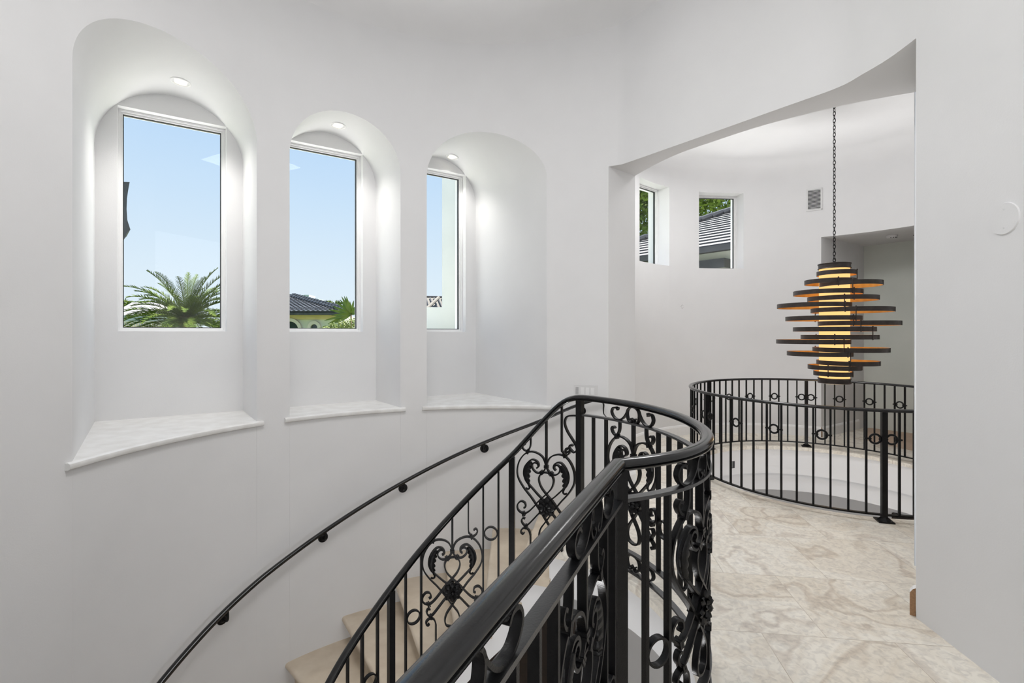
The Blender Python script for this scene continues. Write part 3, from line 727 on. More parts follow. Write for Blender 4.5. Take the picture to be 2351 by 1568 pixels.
def frieze(P, s0, hc, k=1.0, kv=1.0):
    bm = bmesh.new()
    for mir in (1, -1):
        for pts in (F_UNIT, F_HOOKS): strand(bm, P, s0, hc, [(x*k, -y*kv) for x, y in pts], 0.001, mir, 0.008, 0.022)
        # small leaf on the hook
        for q in ((132, 40), (120, 44), (110, 40)):
            c = v3(P.at(s0+q[0]*k*0.001*mir), hc+q[1]*kv*0.001); sphere(bm, c, 0.009, (1.2, 1.2, 0.7), 8, 6)
    part('frieze_scroll', bm, M['iron'], rl, True, 40)
FC, BC = (GH-0.038+MIDH)/2, (BT+BB)/2
# landing arc (s from the peak post to the top of the stairs)
A = arc.len; top_l = lambda s: MIDH; bot_l = lambda s: BT
post(arc, 0.0, -0.002, GH-0.035); post(arc, A, -0.002, GH-0.035)
lay = [0.105, 0.205, 0.66, 0.765]
for d in lay: baluster(arc, d, BT, MIDH); baluster(arc, A-d, BT, MIDH)
for k in range(1, 4):
    s = 0.765+(A-1.53)*k/4; baluster(arc, s, BT, MIDH)
for s in (0.155, 0.7125, A-0.7125): ring(arc, s, 0.42)
for s in (0.4325, A-0.4325):
    heart(arc, s, 0.478, top_l, bot_l); frieze(arc, s, FC, 1.16, 0.74); frieze(arc, s, BC, 1.16, 0.70)
# straight near section
for d in (0.10, 0.20, 0.622, 0.727, 0.832, 1.25, 1.36, 1.46): baluster(straight, d, BT, MIDH)
ring(straight, 0.15, 0.42); ring(straight, 0.777, 0.42); ring(straight, 1.305, 0.42)
for s in (0.411, 1.041): heart(straight, s, 0.478, top_l, bot_l, U*0.96)
for s in (0.31, 1.0): frieze(straight, s, FC, 1.25, 0.72); frieze(straight, s, BC, 1.25, 0.72)
post(straight, 1.56, -0.002, GH-0.035)
# stair flight
bt = lambda s: tread_h(th_of(s))
rt = lambda s: srail(th_of(s))-0.035
def th_px(px):
    k = (px-CX)/F_PX; a = k*k+1; b = -2*(k*C3.x+C3.y); c = C3.length_squared-R3*R3; t = (-b+math.sqrt(b*b-4*a*c))/(2*a)
    return math.degrees(math.atan2(t-C3.y, k*t-C3.x))
seg = {'p0': 52.0, 'p1': 80.0, 'b1': 85.4, 'b2': 91.5, 'h1': 103.6, 'b3': 116.0, 'b4': 122.1, 'p2': 127.8}
heart(stair, s_of(66.0), 0.285, rt, bt)
for th in (80.0, 127.8, 175.6): post(stair, s_of(th), bt(s_of(th)), rt(s_of(th)))
for base in (80.0, 127.8):
    for d in (5.4, 11.5, 36.0, 42.1): s = s_of(base+d); baluster(stair, s, bt(s), rt(s))
    dz = -(base-80.0)/STEP*RISE
    ring(stair, s_of(base+8.45), 0.065+dz, 0.046); ring(stair, s_of(base+39.05), -0.46+dz, 0.046)
    heart(stair, s_of(base+23.75), -0.335+dz, rt, bt)
# double scroll filling the top corner of the flight
bm = bmesh.new(); u_ = 0.000377
for pts in ([(0, 0), (-110, 0), (-240, 25), (-295, 90), (-300, 190), (-245, 310), (-155, 430), (-75, 540), (-60, 620), (-115, 665), (-165, 640), (-205, 600), (-205, 560), (-175, 535), (-135, 550)], ):
    strand(bm, stair, s_of(52.0), MIDH-0.01, [(-x, y) for x, y in pts], u_, 1, 0.0105, 0.024)
q = [(178, 620), (215, 650), (255, 690), (290, 655), (270, 610), (235, 630)]
strand(bm, stair, s_of(52.0), MIDH-0.01, q, u_, 1)
part('corner_scroll', bm, M['iron'], rl, True, 40)

# ------------------------------------------------------------------ wall handrail
HR = [(62.5, 0.905), (65.2, 0.886), (69.0, 0.832), (78.2, 0.660), (92.5, 0.444), (104.4, 0.248), (112.4, 0.112), (130.4, -0.205), (141.0, -0.386), (150.9, -0.545), (162.5, -0.754), (200, -1.43)]
hr = thing('wall_handrail', 'slim black handrail on brackets following the curved niche wall', 'handrail', v3(polar(C1, 2.2, 100), 0.3))
def hp(th, off=0.075): p = wall1(th); return p+(C1-p).normalized()*off
bm = bmesh.new(); zs = [64.5+1.5*k for k in range(90)]
pts = [v3(hp(t), interp(t, HR)) for t in zs]; pts = smooth3(pts, 6)
HP = [(-0.017, -0.013), (0.017, -0.013), (0.019, -0.004), (0.021, 0.003), (0.018, 0.011), (0.008, 0.015), (-0.008, 0.015), (-0.018, 0.011), (-0.021, 0.003), (-0.019, -0.004)]
rings_ = []
for i, p in enumerate(pts):
    t = (pts[min(i+1, len(pts)-1)]-pts[max(i-1, 0)]).normalized(); s = t.cross(Vector((0, 0, 1))).normalized(); u = s.cross(t)
    rings_.append([bm.verts.new(p+s*a+u*b) for a, b in HP])
for A_, B_ in zip(rings_[:-1], rings_[1:]):
    for j in range(10): bm.faces.new((A_[j], A_[(j+1) % 10], B_[(j+1) % 10], B_[j]))
bm.faces.new(rings_[0]); bm.faces.new(rings_[-1][::-1])
part('rail', bm, M['rail'], hr, True, 50)
bm = bmesh.new(); p0 = v3(hp(64.5), interp(64.5, HR)); w0 = (p0-v3(C1, p0.z)).normalized(); tn = (v3(hp(60), 0)-v3(hp(66), 0)).normalized()
cv = [(0, 0.0), (0.03, 0.006), (0.055, -0.01), (0.07, -0.045), (0.068, -0.09), (0.072, -0.13), (0.095, -0.155)]
cc_ = catmull(cv, 6); p3 = [p0+tn*a+Vector((0, 0, b)) for a, b in cc_]
rr = []
for i, p in enumerate(p3):
    t = (p3[min(i+1, len(p3)-1)]-p3[max(i-1, 0)]).normalized(); f = 1-0.75*i/(len(p3)-1); s = w0; u = s.cross(t)
    rr.append([bm.verts.new(p+s*a*f*0.9+u*b*f*0.9) for a, b in circ(0.015, 8)])
for A_, B_ in zip(rr[:-1], rr[1:]):
    for j in range(8): bm.faces.new((A_[j], A_[(j+1) % 8], B_[(j+1) % 8], B_[j]))
bm.faces.new(rr[0]); bm.faces.new(rr[-1][::-1]); part('end_curl', bm, M['rail'], hr, True, 50)
for th, h in ((68.5, 0.765), (92.3, 0.371), (112.0, 0.035), (129.9, -0.283), (149.9, -0.631), (168, -0.95)):
    w = wall1(th); n_ = (C1-w).normalized(); b_ = bmesh.new()
    cyl(b_, v3(w, h), v3(w+n_*0.008, h), 0.043, 0.040, 28); cyl(b_, v3(w+n_*0.008, h), v3(w+n_*0.016, h), 0.026, 0.018, 24)
    rose = part('bracket', b_, M['iron'], hr, True, 40)
    b_ = bmesh.new(); rh = interp(th, HR)-0.012
    a3 = [v3(w+n_*0.01, h), v3(w+n_*0.05, h-0.004), v3(w+n_*0.075, h+0.02), v3(w+n_*0.075, rh)]
    q = [Vector(x) for x in catmull([tuple(x) for x in a3], 6)]; tt = Vector((-n_.y, n_.x, 0)); sweep(b_, q, circ(0.0065, 8), [tt]*len(q))
    part('bracket_arm', b_, M['iron'], rose, True, 40)

# ------------------------------------------------------------------ balcony railing around the round opening
br_ = thing('round_balcony_railing', 'plain black circular balcony railing with small rings under the chandelier', 'railing', (C2.x, C2.y, 0))
RH = 0.900
circle = lambda r, h, n=160: [v3(polar(C2, r, 360*k/n), h) for k in range(n)]
bm = bmesh.new(); p = circle(RING, RH-0.014); sweep(bm, p, [(-0.02, -0.012), (0.02, -0.012), (0.024, 0.0), (0.018, 0.010), (0.0, 0.014), (-0.018, 0.010), (-0.024, 0.0)], [(x-v3(C2, x.z)).normalized() for x in p], closed=True); part('handrail', bm, M['rail'], br_, True, 50)
bm = bmesh.new(); p = circle(RING, 0.052); sweep(bm, p, rect(0.03, 0.012), [(x-v3(C2, x.z)).normalized() for x in p], closed=True); part('bottom_rail', bm, M['iron'], br_)
PO = [66, 126, 187, 253.5, 311, 368.5, 426]
proto = {}
def rbar(name, th, w, d, h0, h1):
    key = (name, w, h0)
    if key not in proto:
        bm = bmesh.new(); box(bm, (0, 0, (h0+h1)/2), (d, w, h1-h0)); o = mesh_obj(name, bm, M['iron'], br_); proto[key] = o
    else:
        o = proto[key].copy(); COL.objects.link(o); o.parent = br_
    q = polar(C2, RING, th)-C2; o.location = (q.x, q.y, 0); o.rotation_euler = (0, 0, th*D2R); return o
ringp = {}
def rring(th, g):
    if 'r' not in ringp:
        bm = bmesh.new(); torus(bm, (0, 0, 0), 0.037, 0.0085, (1, 0, 0), 28, 8); o = mesh_obj('ring', bm, M['iron'], br_, True)
        cs = []
        for sgn in (1, -1):
            bm = bmesh.new(); cyl(bm, (0, sgn*0.031, 0), (0, sgn*0.072, 0), 0.0075, seg=10); sphere(bm, (0, sgn*0.031, 0), 0.0085, u=8, v=6); c = mesh_obj('collar', bm, M['iron'], o, True, 40); cs.append(c)
        ringp['r'] = (o, cs)
    else:
        o = ringp['r'][0].copy(); COL.objects.link(o); o.parent = br_
        for c in ringp['r'][1]:
            c2 = c.copy(); COL.objects.link(c2); c2.parent = o
    q = polar(C2, RING, th)-C2; o.location = (q.x, q.y, 0.655); o.rotation_euler = (0, 0, th*D2R)
post_p = None
for i in range(6):
    a, b = PO[i], PO[i+1]; st_ = (b-a)/13
    o = rbar('post', a, 0.038, 0.038, 0.0, RH-0.02)
    if post_p is None:
        bm = bmesh.new(); box(bm, (0, 0, 0.006), (0.11, 0.11, 0.010)); cyl(bm, (0, 0, 0.010), (0, 0, 0.035), 0.055, 0.027, 4); 
        bmesh.ops.rotate(bm, cent=(0, 0, 0), matrix=Matrix.Rotation(0, 3, 'Z'), verts=bm.verts[:]); post_p = mesh_obj('base_plate', bm, M['iron'], o)
    else: c = post_p.copy(); COL.objects.link(c); c.parent = o
    for k in range(1, 13): rbar('baluster', a+st_*k, 0.015, 0.015, 0.05, RH-0.02)
    for g in (0, 3, 6, 9, 12): rring(a+st_*(g+0.5), g)

# ------------------------------------------------------------------ chandelier
CH = Vector((3.461, 5.13)); PXM = CH.y/F_PX
chd = thing('chandelier', 'tall dark bronze chandelier of offset rings around an amber lit shade', 'chandelier', v3(CH, 2.25))
def ch_cr(xa, xb, around=None):
    aa, ab = (math.atan((1740+q/3.921-CX)/F_PX) for q in (xa, xb)); am, be = (aa+ab)/2, (ab-aa)/2; best = None
    for k in range(-160, 161):
        Dk = CH.y/math.cos(am)*(1+k*0.001); c = Vector((Dk*math.sin(am), Dk*math.cos(am))); R = Dk*math.sin(be)
        if around is None: cost = abs(k)
        else: cost = max(0, (c-around[0]).length+around[1]+0.004-R)*50+abs(c.y-CH.y)
        if best is None or cost < best[0]: best = (cost, c, R)
    return best[1], best[2]
def ch_x(cx_): return (1740+cx_/3.921-CX)*PXM
def ch_h(cy_): return EYE-(500+cy_/3.921-Y0)*PXM
S_C, r_sh = ch_cr(549, 832); x_c = S_C.x; CH = S_C.copy()
bm = bmesh.new(); cyl(bm, (x_c, CH.y, ch_h(1440)), (x_c, CH.y, ch_h(455)), r_sh, seg=48); part('lamp_shade', bm, M['shade'], chd, True, 40)
BANDS = [(527, 895, 500), (417, 895, 578), (550, 1135, 604), (316, 952, 676), (443, 1100, 729), (171, 850, 790), (473, 1242, 832), (246, 945, 907), (537, 1302, 952), (314, 1073, 1004), (384, 1098, 1073), (163, 842, 1116), (490, 1197, 1186), (260, 863, 1223), (525, 1108, 1303), (447, 944, 1344), (498, 862, 1400)]
def band(name, xa, xb, h, bh):
    c, R = ch_cr(xa, xb, (S_C, r_sh)); bm = bmesh.new(); n = 72; th = 0.006
    for k in range(n):
        a, b = 2*math.pi*k/n, 2*math.pi*(k+1)/n
        pt = lambda r, x, z: Vector((c.x+r*math.cos(x), c.y+r*math.sin(x), z))
        quad(bm, pt(R, a, h-bh/2), pt(R, b, h-bh/2), pt(R, b, h+bh/2), pt(R, a, h+bh/2), 0)
        quad(bm, pt(R-th, a, h-bh/2), pt(R-th, b, h-bh/2), pt(R-th, b, h+bh/2), pt(R-th, a, h+bh/2), 1)
        for z in (h-bh/2, h+bh/2): quad(bm, pt(R, a, z), pt(R, b, z), pt(R-th, b, z), pt(R-th, a, z), 0)
    bmesh.ops.remove_doubles(bm, verts=bm.verts[:], dist=0.0001)
    o = part(name, bm, [M['bronze'], M['gold']], chd, True, 40); o['label'] = 'bronze ring with gold inside'; return c, R
bl = []
for xa, xb, cy in BANDS: bl.append((*band('band', xa, xb, ch_h(cy), 0.046), ch_h(cy)))
for (c0, r0, h0), (c1, r1, h1) in zip(bl[:-1], bl[1:]):
    # pins where one ring crosses the next
    dv = c1-c0; d = dv.length
    if d < 1e-4 or d > r0+r1 or d < abs(r0-r1):
        rr_, cc2 = (r0, c0) if r0 < r1 else (r1, c1)
        pos = [cc2+Vector((math.cos(g), math.sin(g)))*rr_ for g in (-2.4, -0.9, 1.6)]
    else:
        xx = (d*d+r0*r0-r1*r1)/(2*d); yy = math.sqrt(max(r0*r0-xx*xx, 0)); u0 = dv/d; pos = [c0+u0*xx+Vector((-u0.y, u0.x))*q for q in (yy, -yy)]
    for p in pos:
        bm = bmesh.new(); cyl(bm, v3(p, h1-0.025), v3(p, h0+0.027), 0.0045, seg=8); sphere(bm, v3(p, h0+0.027), 0.007, u=8, v=6); sphere(bm, v3(p, h1-0.025), 0.0065, u=8, v=6)
        part('pin', bm, M['bronze'], chd, True, 40)
for cy0, cy1, nm in ((418, 458, 'top_cap'), (1446, 1484, 'bottom_cap')):
    bm = bmesh.new(); hm0, hm1 = ch_h(cy1), ch_h(cy0); rc = ch_cr(540, 850)[1]
    cyl(bm, (x_c, CH.y, hm0), (x_c, CH.y, hm1), rc-0.006, seg=48); torus(bm, (x_c, CH.y, hm0), rc-0.005, 0.006, n=48); torus(bm, (x_c, CH.y, hm1), rc-0.005, 0.006, n=48)
    part(nm, bm, M['bronze'], chd, True, 40)
bm = bmesh.new(); z = ch_h(418)
cyl(bm, (x_c, CH.y, z), (x_c, CH.y, z+0.03), 0.012, seg=12); torus(bm, (x_c, CH.y, z+0.045), 0.02, 0.004, (1, 0, 0)); z += 0.075; i = 0
while z < CEIL2-0.03:
    a = (i % 2)*math.pi/2+0.5+0.15*math.sin(i)
    n = 14; pts = []
    for k in range(n):
        g = 2*math.pi*k/n; lx, lz = 0.0115*math.cos(g), 0.024*math.sin(g); pts.append(Vector((x_c+lx*math.cos(a), CH.y+lx*math.sin(a), z+lz)))
    sweep(bm, pts, circ(0.0034, 6), [Vector((-math.sin(a), math.cos(a), 0))]*n, closed=True); z += 0.0375; i += 1
part('chain', bm, M['iron'], chd, True, 60)
bm = bmesh.new(); cyl(bm, (x_c, CH.y, CEIL2-0.04), (x_c, CH.y, CEIL2), 0.06, 0.07, 32); part('canopy', bm, M['bronze'], chd, True, 40)
pd = bpy.data.lights.new('chandelier_bulb', 'POINT'); pd.energy = 6; pd.color = (1, 0.72, 0.4); pd.shadow_soft_size = 0.1
for z_, in ((0.9,), ):
    po = bpy.data.objects.new('chandelier_bulb', pd); COL.objects.link(po); po.location = (x_c, CH.y, 0.93)

# ------------------------------------------------------------------ small fittings
def frame_on(P, n):
    """matrix at P (3D) with local Y = outward normal n (2D), X along the wall, Z up"""
    n = n.normalized(); x = Vector((-n.y, n.x, 0)) * -1
    m = Matrix(((x.x, n.x, 0, P.x), (x.y, n.y, 0, P.y), (x.z, 0, 1, P.z), (0, 0, 0, 1))); return m
# air vent on the round room wall
th = 57.6+1.9; w = wall2(60.2); n_ = (C2-w).normalized(); P = v3(w, 3.455)
P = v3(wall2(60.6), 3.455); n_ = (C2-wall2(60.6)).normalized()
t = thing('air_vent', 'white slatted air vent high on the round room wall beside the chain', 'air vent', P); m = frame_on(P, n_)
bm = bmesh.new()
for sx_, sz_, w_, h_ in ((0, 0.150, 0.20, 0.022), (0, -0.150, 0.20, 0.022), (-0.089, 0, 0.022, 0.32), (0.089, 0, 0.022, 0.32)): box(bm, None, (w_, 0.014, h_), mat=m @ Matrix.Translation((sx_, 0.007, sz_)))
part('frame', bm, M['plastic'], t)
bm = bmesh.new(); box(bm, None, (0.16, 0.004, 0.28), mat=m @ Matrix.Translation((0, 0.003, 0))); part('backing', bm, M['slot'], t)
for k in range(15):
    bm = bmesh.new(); box(bm, None, (0.158, 0.003, 0.0075), mat=m @ Matrix.Translation((0, 0.009, -0.131+k*0.0187)) @ Matrix.Rotation(0.5, 4, 'X')); part('slat', bm, M['plastic'], t)
# smoke detector and ceiling disc in the hallway
P = Vector((5.42, 6.84, HC)); t = thing('smoke_detector', 'round white smoke detector on the hallway ceiling', 'smoke detector', P)
bm = bmesh.new(); cyl(bm, P, P-Vector((0, 0, 0.018)), 0.068, seg=32); cyl(bm, P-Vector((0, 0, 0.018)), P-Vector((0, 0, 0.042)), 0.066, 0.05, 32); part('housing', bm, M['plastic'], t, True, 30)
bm = bmesh.new()
for a in (-2.4, -1.9, -1.4, -0.9): box(bm, P+Vector((0.055*math.cos(a), 0.055*math.sin(a), -0.035)), (0.016, 0.01, 0.008), a)
part('vent_slot', bm, M['slot'], t)
P = Vector((5.72, 6.75, HC)); t = thing('hallway_downlight', 'unlit round ceiling light next to the smoke detector', 'ceiling light', P)
bm = bmesh.new(); cyl(bm, P, P-Vector((0, 0, 0.006)), 0.085, 0.08, 32); part('trim_ring', bm, M['plastic'], t, True, 30)
bm = bmesh.new(); cyl(bm, P-Vector((0, 0, 0.006)), P-Vector((0, 0, 0.008)), 0.055, seg=32); part('lens', bm, M['slot'], t)
# switch plate
P2 = wall1(67.6); n_ = (C1-P2).normalized(); P = v3(P2, 0.955); t = thing('switch_plate', 'white switch plate with keypad and three rockers behind the railing', 'light switch', P); m = frame_on(P, n_)
bm = bmesh.new(); box(bm, None, (0.235, 0.008, 0.115), mat=m @ Matrix.Translation((0, 0.003, 0))); bmesh.ops.bevel(bm, geom=bm.edges[:], offset=0.002, segments=1, affect='EDGES'); part('plate', bm, M['plastic'], t)
for k in range(3):
    bm = bmesh.new(); x = 0.025-k*0.048+0.0
    box(bm, None, (0.033, 0.006, 0.067), mat=m @ Matrix.Translation((x, 0.008, 0)) @ Matrix.Rotation(0.06, 4, 'X')); part('rocker', bm, M['trim'], t)
for k in range(7):
    bm = bmesh.new(); box(bm, None, (0.028, 0.005, 0.0055), mat=m @ Matrix.Translation((0.078, 0.0085, -0.030+k*0.010))); part('key', bm, M['greyplastic'], t)
# outlet box on the drum
q = polar(C2, 1.30, 126.5)
def ray2(px, c, R):
    k = (px-CX)/F_PX; a = k*k+1; b = -2*(k*c.x+c.y); cc = c.length_squared-R*R; tt = (-b+math.sqrt(b*b-4*a*cc))/(2*a); return Vector((k*tt, tt))
q = ray2(1681, C2, 1.30); n_ = (C2-q).normalized(); P = v3(q, EYE-(1067-Y0)/F_PX*q.y); t = thing('outlet_box', 'open metal outlet box set in the white drum below the balcony', 'outlet box', P); m = frame_on(P, n_)
bm = bmesh.new(); box(bm, None, (0.078, 0.004, 0.092), mat=m @ Matrix.Translation((0, 0.002, 0))); part('cavity', bm, M['slot'], t)
bm = bmesh.new(); box(bm, None, (0.022, 0.012, 0.075), mat=m @ Matrix.Translation((0.006, 0.006, 0))); box(bm, None, (0.03, 0.008, 0.01), mat=m @ Matrix.Translation((0.006, 0.005, 0.038))); part('bracket', bm, M['steel'], t)
# round cover plate on the right wall
n_ = Vector((-dr.y, dr.x)).normalized()
zq = 2.037; P = Vector((FRONT[-1][0]-0.0777*(FRONT[-1][1]-zq), zq, 1.989)); t = thing('round_cover_plate', 'blank round white cover plate on the right wall', 'cover plate', P)
bm = bmesh.new(); cyl(bm, P, P+v3(n_, 0)*0.006, 0.068, 0.066, 48); part('plate', bm, M['wall'], t, True, 30)
bm = bmesh.new()
for dz in (0.04, -0.04): cyl(bm, P+Vector((0, 0, dz)), P+v3(n_, 0)*0.0075+Vector((0, 0, dz)), 0.004, seg=10)
part('screw', bm, M['plastic'], t)
# baseboards
def baseboard(name, pts, nrm, label, th=0.018, h=0.15, mats=None, parent=None):
    bm = bmesh.new(); prof = [(0.001, 0.0), (th, 0.0), (th, h-0.03), (th*0.5, h-0.008), (0.001, h)]
    rows = [[bm.verts.new(v3(p+n*a, b)) for a, b in prof] for p, n in zip(pts, nrm)]
    for A_, B_ in zip(rows[:-1], rows[1:]):
        for j in range(5): bm.faces.new((A_[j], A_[(j+1) % 5], B_[(j+1) % 5], B_[j]))
    f = bm.faces.new(rows[0]); f.material_index = 1; f = bm.faces.new(rows[-1][::-1]); f.material_index = 1
    o = mesh_obj(name, bm, [M['trim'], M['mdf']]); tag(o, label, 'baseboard', kind='structure'); return o
pts = [wall2(a) for a in [DOOR[1]+2.0*k for k in range(67)] if a < 190]; baseboard('baseboard_far', pts, [(C2-p).normalized() for p in pts], 'white baseboard around the round room wall')
a_, b_ = Fr[0], Br[0]; d_ = (b_-a_).normalized(); nn = Vector((d_.y, -d_.x)); baseboard('baseboard_left', [b_-d_*0.0, a_+d_*0.02], [nn, nn], 'white baseboard on the pillar with a raw brown end', 0.016)
a_, b_ = Fr[-1], Br[-1]; d_ = (b_-a_).normalized(); nn = Vector((-d_.y, d_.x)); baseboard('baseboard_right', [a_+d_*0.012, a_+d_*0.06], [nn, nn], 'white baseboard stub with raw brown cut end at the right corner', 0.026)
pts = [pA, pB, pC, pD]
nn = []
for i, p in enumerate(pts):
    d_ = (pts[min(i+1, 3)]-pts[max(i-1, 0)]).normalized(); nn.append(Vector((d_.y, -d_.x)))
baseboard('baseboard_hallway', [pA, pB], [Vector(((pB-pA).y, -(pB-pA).x)).normalized()]*2, 'white baseboard at the hallway corner')
# torn edge of the floor paper
bm = bmesh.new(); random.seed(5)
for i in range(40):
    f = i/40; p = Vector((5.74, 7.62)).lerp(Vector((8.3, 9.6)), f); box(bm, v3(p, 0.012), (0.05, 0.012, random.uniform(0.006, 0.02)), 0.65+random.uniform(-.2, .2))
o = mesh_obj('paper_edge_tape', bm, M['black']); tag(o, 'ragged black tape along the hallway paper edge', 'tape')
# unpatched fixing holes
def wall_mark(P, n, label, s=0.02):
    m = frame_on(P, n); t = thing('fixing_hole', label, 'wall hole', P, 'fixing holes in the walls')
    bm = bmesh.new(); random.seed(int(P.x*100))
    for i in range(7):
        a = i*0.9; cyl(bm, m @ Vector((s*0.75*math.cos(a), 0, s*math.sin(a))), m @ Vector((s*0.75*math.cos(a), 0.0015, s*math.sin(a))), random.uniform(0.0025, 0.0055), seg=8)
    mesh_o = part('hole', bm, M['steel'], t)
q = ray2(915, C1, 2.285); wall_mark(v3(q, EYE-(136-Y0)/F_PX*q.y), C1-q, 'small unpatched fixing hole above the middle niche', 0.014)
q = ray2(1566, C2, 2.13); wall_mark(v3(q, EYE-(704-Y0)/F_PX*q.y), C2-q, 'small unpatched fixing hole under the small high windows', 0.026)

# ------------------------------------------------------------------ outside
M['leaf'] = noise_mat('green_leaves', (0.05, 0.10, 0.012), (0.17, 0.24, 0.035), 2.0, 0.7, 0, 0, None, 0.2)
M['palm'] = noise_mat('palm_green', (0.03, 0.062, 0.008), (0.11, 0.15, 0.018), 1.5, 0.75, 0, 0, None, 0.15)
M['bright'] = noise_mat('bright_green', (0.08, 0.16, 0.015), (0.17, 0.23, 0.025), 6.0, 0.45)
M['lime'] = noise_mat('yellow_green', (0.09, 0.15, 0.018), (0.22, 0.25, 0.05), 9.0, 0.5)
M['bark'] = noise_mat('palm_bark', (0.16, 0.10, 0.06), (0.3, 0.2, 0.12), 5, 0.8)
M['tile'] = noise_mat('charcoal_roof_tile', (0.025, 0.025, 0.03), (0.06, 0.06, 0.067), 3, 0.35, 0, 0.1, 30)
M['ltile'] = noise_mat('grey_roof_tile', (0.20, 0.195, 0.195), (0.28, 0.27, 0.27), 2.5, 0.6)
M['dtile_shade'] = noise_mat('dark_trim_and_shade_gap', (0.03, 0.03, 0.035), (0.07, 0.07, 0.08), 3, 0.6)
M['stucco'] = noise_mat('cream_stucco', (0.58, 0.58, 0.50), (0.66, 0.65, 0.56), 2, 0.8)
M['ochre'] = noise_mat('ochre_stucco', (0.60, 0.46, 0.22), (0.68, 0.53, 0.28), 2, 0.8)
M['pale'] = noise_mat('pale_grey_stucco', (0.62, 0.65, 0.60), (0.70, 0.72, 0.67), 1.5, 0.8)
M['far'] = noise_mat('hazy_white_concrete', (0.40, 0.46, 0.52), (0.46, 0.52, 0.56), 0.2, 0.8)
M['window'] = new_mat('dark_window_glass', (0.02, 0.035, 0.04), 0.08, 0, 0.6)
M['gable'] = noise_mat('weathered_grey_tile', (0.11, 0.10, 0.09), (0.15, 0.14, 0.12), 2.5, 0.7)
M['grass'] = noise_mat('lawn', (0.08, 0.14, 0.03), (0.16, 0.22, 0.06), 0.5, 0.9)
M['balu'] = noise_mat('pinkish_stone_balustrade', (0.62, 0.54, 0.48), (0.72, 0.64, 0.58), 1, 0.8)
def PX(px, py, y): return Vector(((px-CX)/F_PX*y, y, EYE+(Y0-py)/F_PX*y))
bm = bmesh.new(); quad(bm, (-200, 8.5, -5), (200, 8.5, -5), (200, 300, -5), (-200, 300, -5)); quad(bm, (-200, -60, -5), (-4, -60, -5), (-4, 8.5, -5), (-200, 8.5, -5)); o = mesh_obj('lawn', bm, M['grass']); tag(o, 'grass ground outside below the windows', 'lawn', kind='structure')
random.seed(11)
def leaf_cloud(bm, c, rx, ry, rz, n, size, seed=1, mi=0):
    rnd = random.Random(seed)
    for _ in range(n):
        while True:
            d = Vector((rnd.gauss(0, 1), rnd.gauss(0, 1), rnd.gauss(0, 1)))
            if d.length > 0.1: break
        d.normalize(); r = rnd.uniform(0.55, 1.0)
        p = c+Vector((d.x*rx*r, d.y*ry*r, d.z*rz*r))
        a = Vector((rnd.gauss(0, 1), rnd.gauss(0, 1), rnd.gauss(0, 1))).normalized(); b = a.cross(d)
        if b.length < 1e-3: continue
        b.normalize(); s = size*rnd.uniform(0.6, 1.3)
        f = bm.faces.new([bm.verts.new(q) for q in (p-a*s, p+b*s*0.45+d*s*0.15, p+a*s, p-b*s*0.45+d*s*0.15)]); f.material_index = mi
def reflector(name, quad_, z, label):  # added out-of-view slab that bounces sun up through the windows
    bm = bmesh.new(); vs = [bm.verts.new(v3(p, z)) for p in quad_]; f = bm.faces.new(vs); ex = bmesh.ops.extrude_face_region(bm, geom=[f])
    bmesh.ops.translate(bm, vec=(0, 0, -0.25), verts=[g for g in ex['geom'] if isinstance(g, bmesh.types.BMVert)])
    o = mesh_obj(name, bm, M['reflector']); tag(o, label, 'light reflector', kind='structure')
M['reflector'] = noise_mat('white_reflector', (0.78, 0.77, 0.75), (0.84, 0.83, 0.81), 2, 0.8)
q0, q1 = Q0-UD*1.6+DD*0.26, Q0+UD*3.6+DD*0.26
reflector('niche_reflector', [q0, q1, q1+DD*2.6+UD*0.2, q0+DD*3.4], 1.36, 'added white deck just below the niche windows outside')  # invented slab below the line of sight, lights the niche soffits
reflector('high_window_reflector', [Vector((1.2, 7.3)), Vector((2.6, 7.75)), Vector((4.4, 7.75)), Vector((3.4, 9.0)), Vector((1.4, 9.0))], 2.43, 'added white reflector just below the small high windows outside')  # another invented slab, brightens the reveals of the high windows
# date palm
cpt = PX(428, 737, 26.0)
palm = thing('date_palm', 'large arching date palm outside the left window', 'palm tree', (cpt.x, cpt.y, -5))
bm = bmesh.new(); cyl(bm, (cpt.x, cpt.y, -5), cpt, 0.28, 0.22, 14); sphere(bm, cpt, 0.4, (1, 1, 1.2)); part('trunk', bm, M['bark'], palm, True, 50)
rnd = random.Random(3)
for i in range(90):
    az = i*2.39996; el = math.radians(rnd.choice([68, 58, 50, 42, 34, 26, 16, 6, -6])+rnd.uniform(-6, 6)); Ln = rnd.uniform(2.7, 3.4)
    bm = bmesh.new(); p = cpt.copy(); d = Vector((math.cos(az)*math.cos(el), math.sin(az)*math.cos(el), math.sin(el))); sp = [p.copy()]; ns = 16
    for k in range(ns):
        d = (d+Vector((0, 0, -0.026-0.005*k))).normalized(); p = p+d*Ln/ns; sp.append(p.copy())
    sweep(bm, sp, circ(0.018, 5))
    for k in range(2, ns+1):
        for sub in range(3):
            f = (k-1+sub/3)/ns; q = sp[k-1].lerp(sp[k], sub/3); t_ = (sp[k]-sp[k-1]).normalized(); sd = t_.cross(Vector((0, 0, 1))).normalized(); up = sd.cross(t_)
            ll = 0.42*(math.sin(math.pi*min(f*0.85+0.12, 1)))**0.6
            for sg in (1, -1):
                tip = q+(t_*0.75+sd*sg*0.62+up*(0.22+rnd.uniform(-.25, .25))).normalized()*ll; wv = t_*0.02
                poly(bm, [q-wv, q.lerp(tip, 0.5)+up*0.008-wv*1.2, tip, q.lerp(tip, 0.5)+wv*1.2, q+wv])
    part('frond', bm, M['palm'], palm)
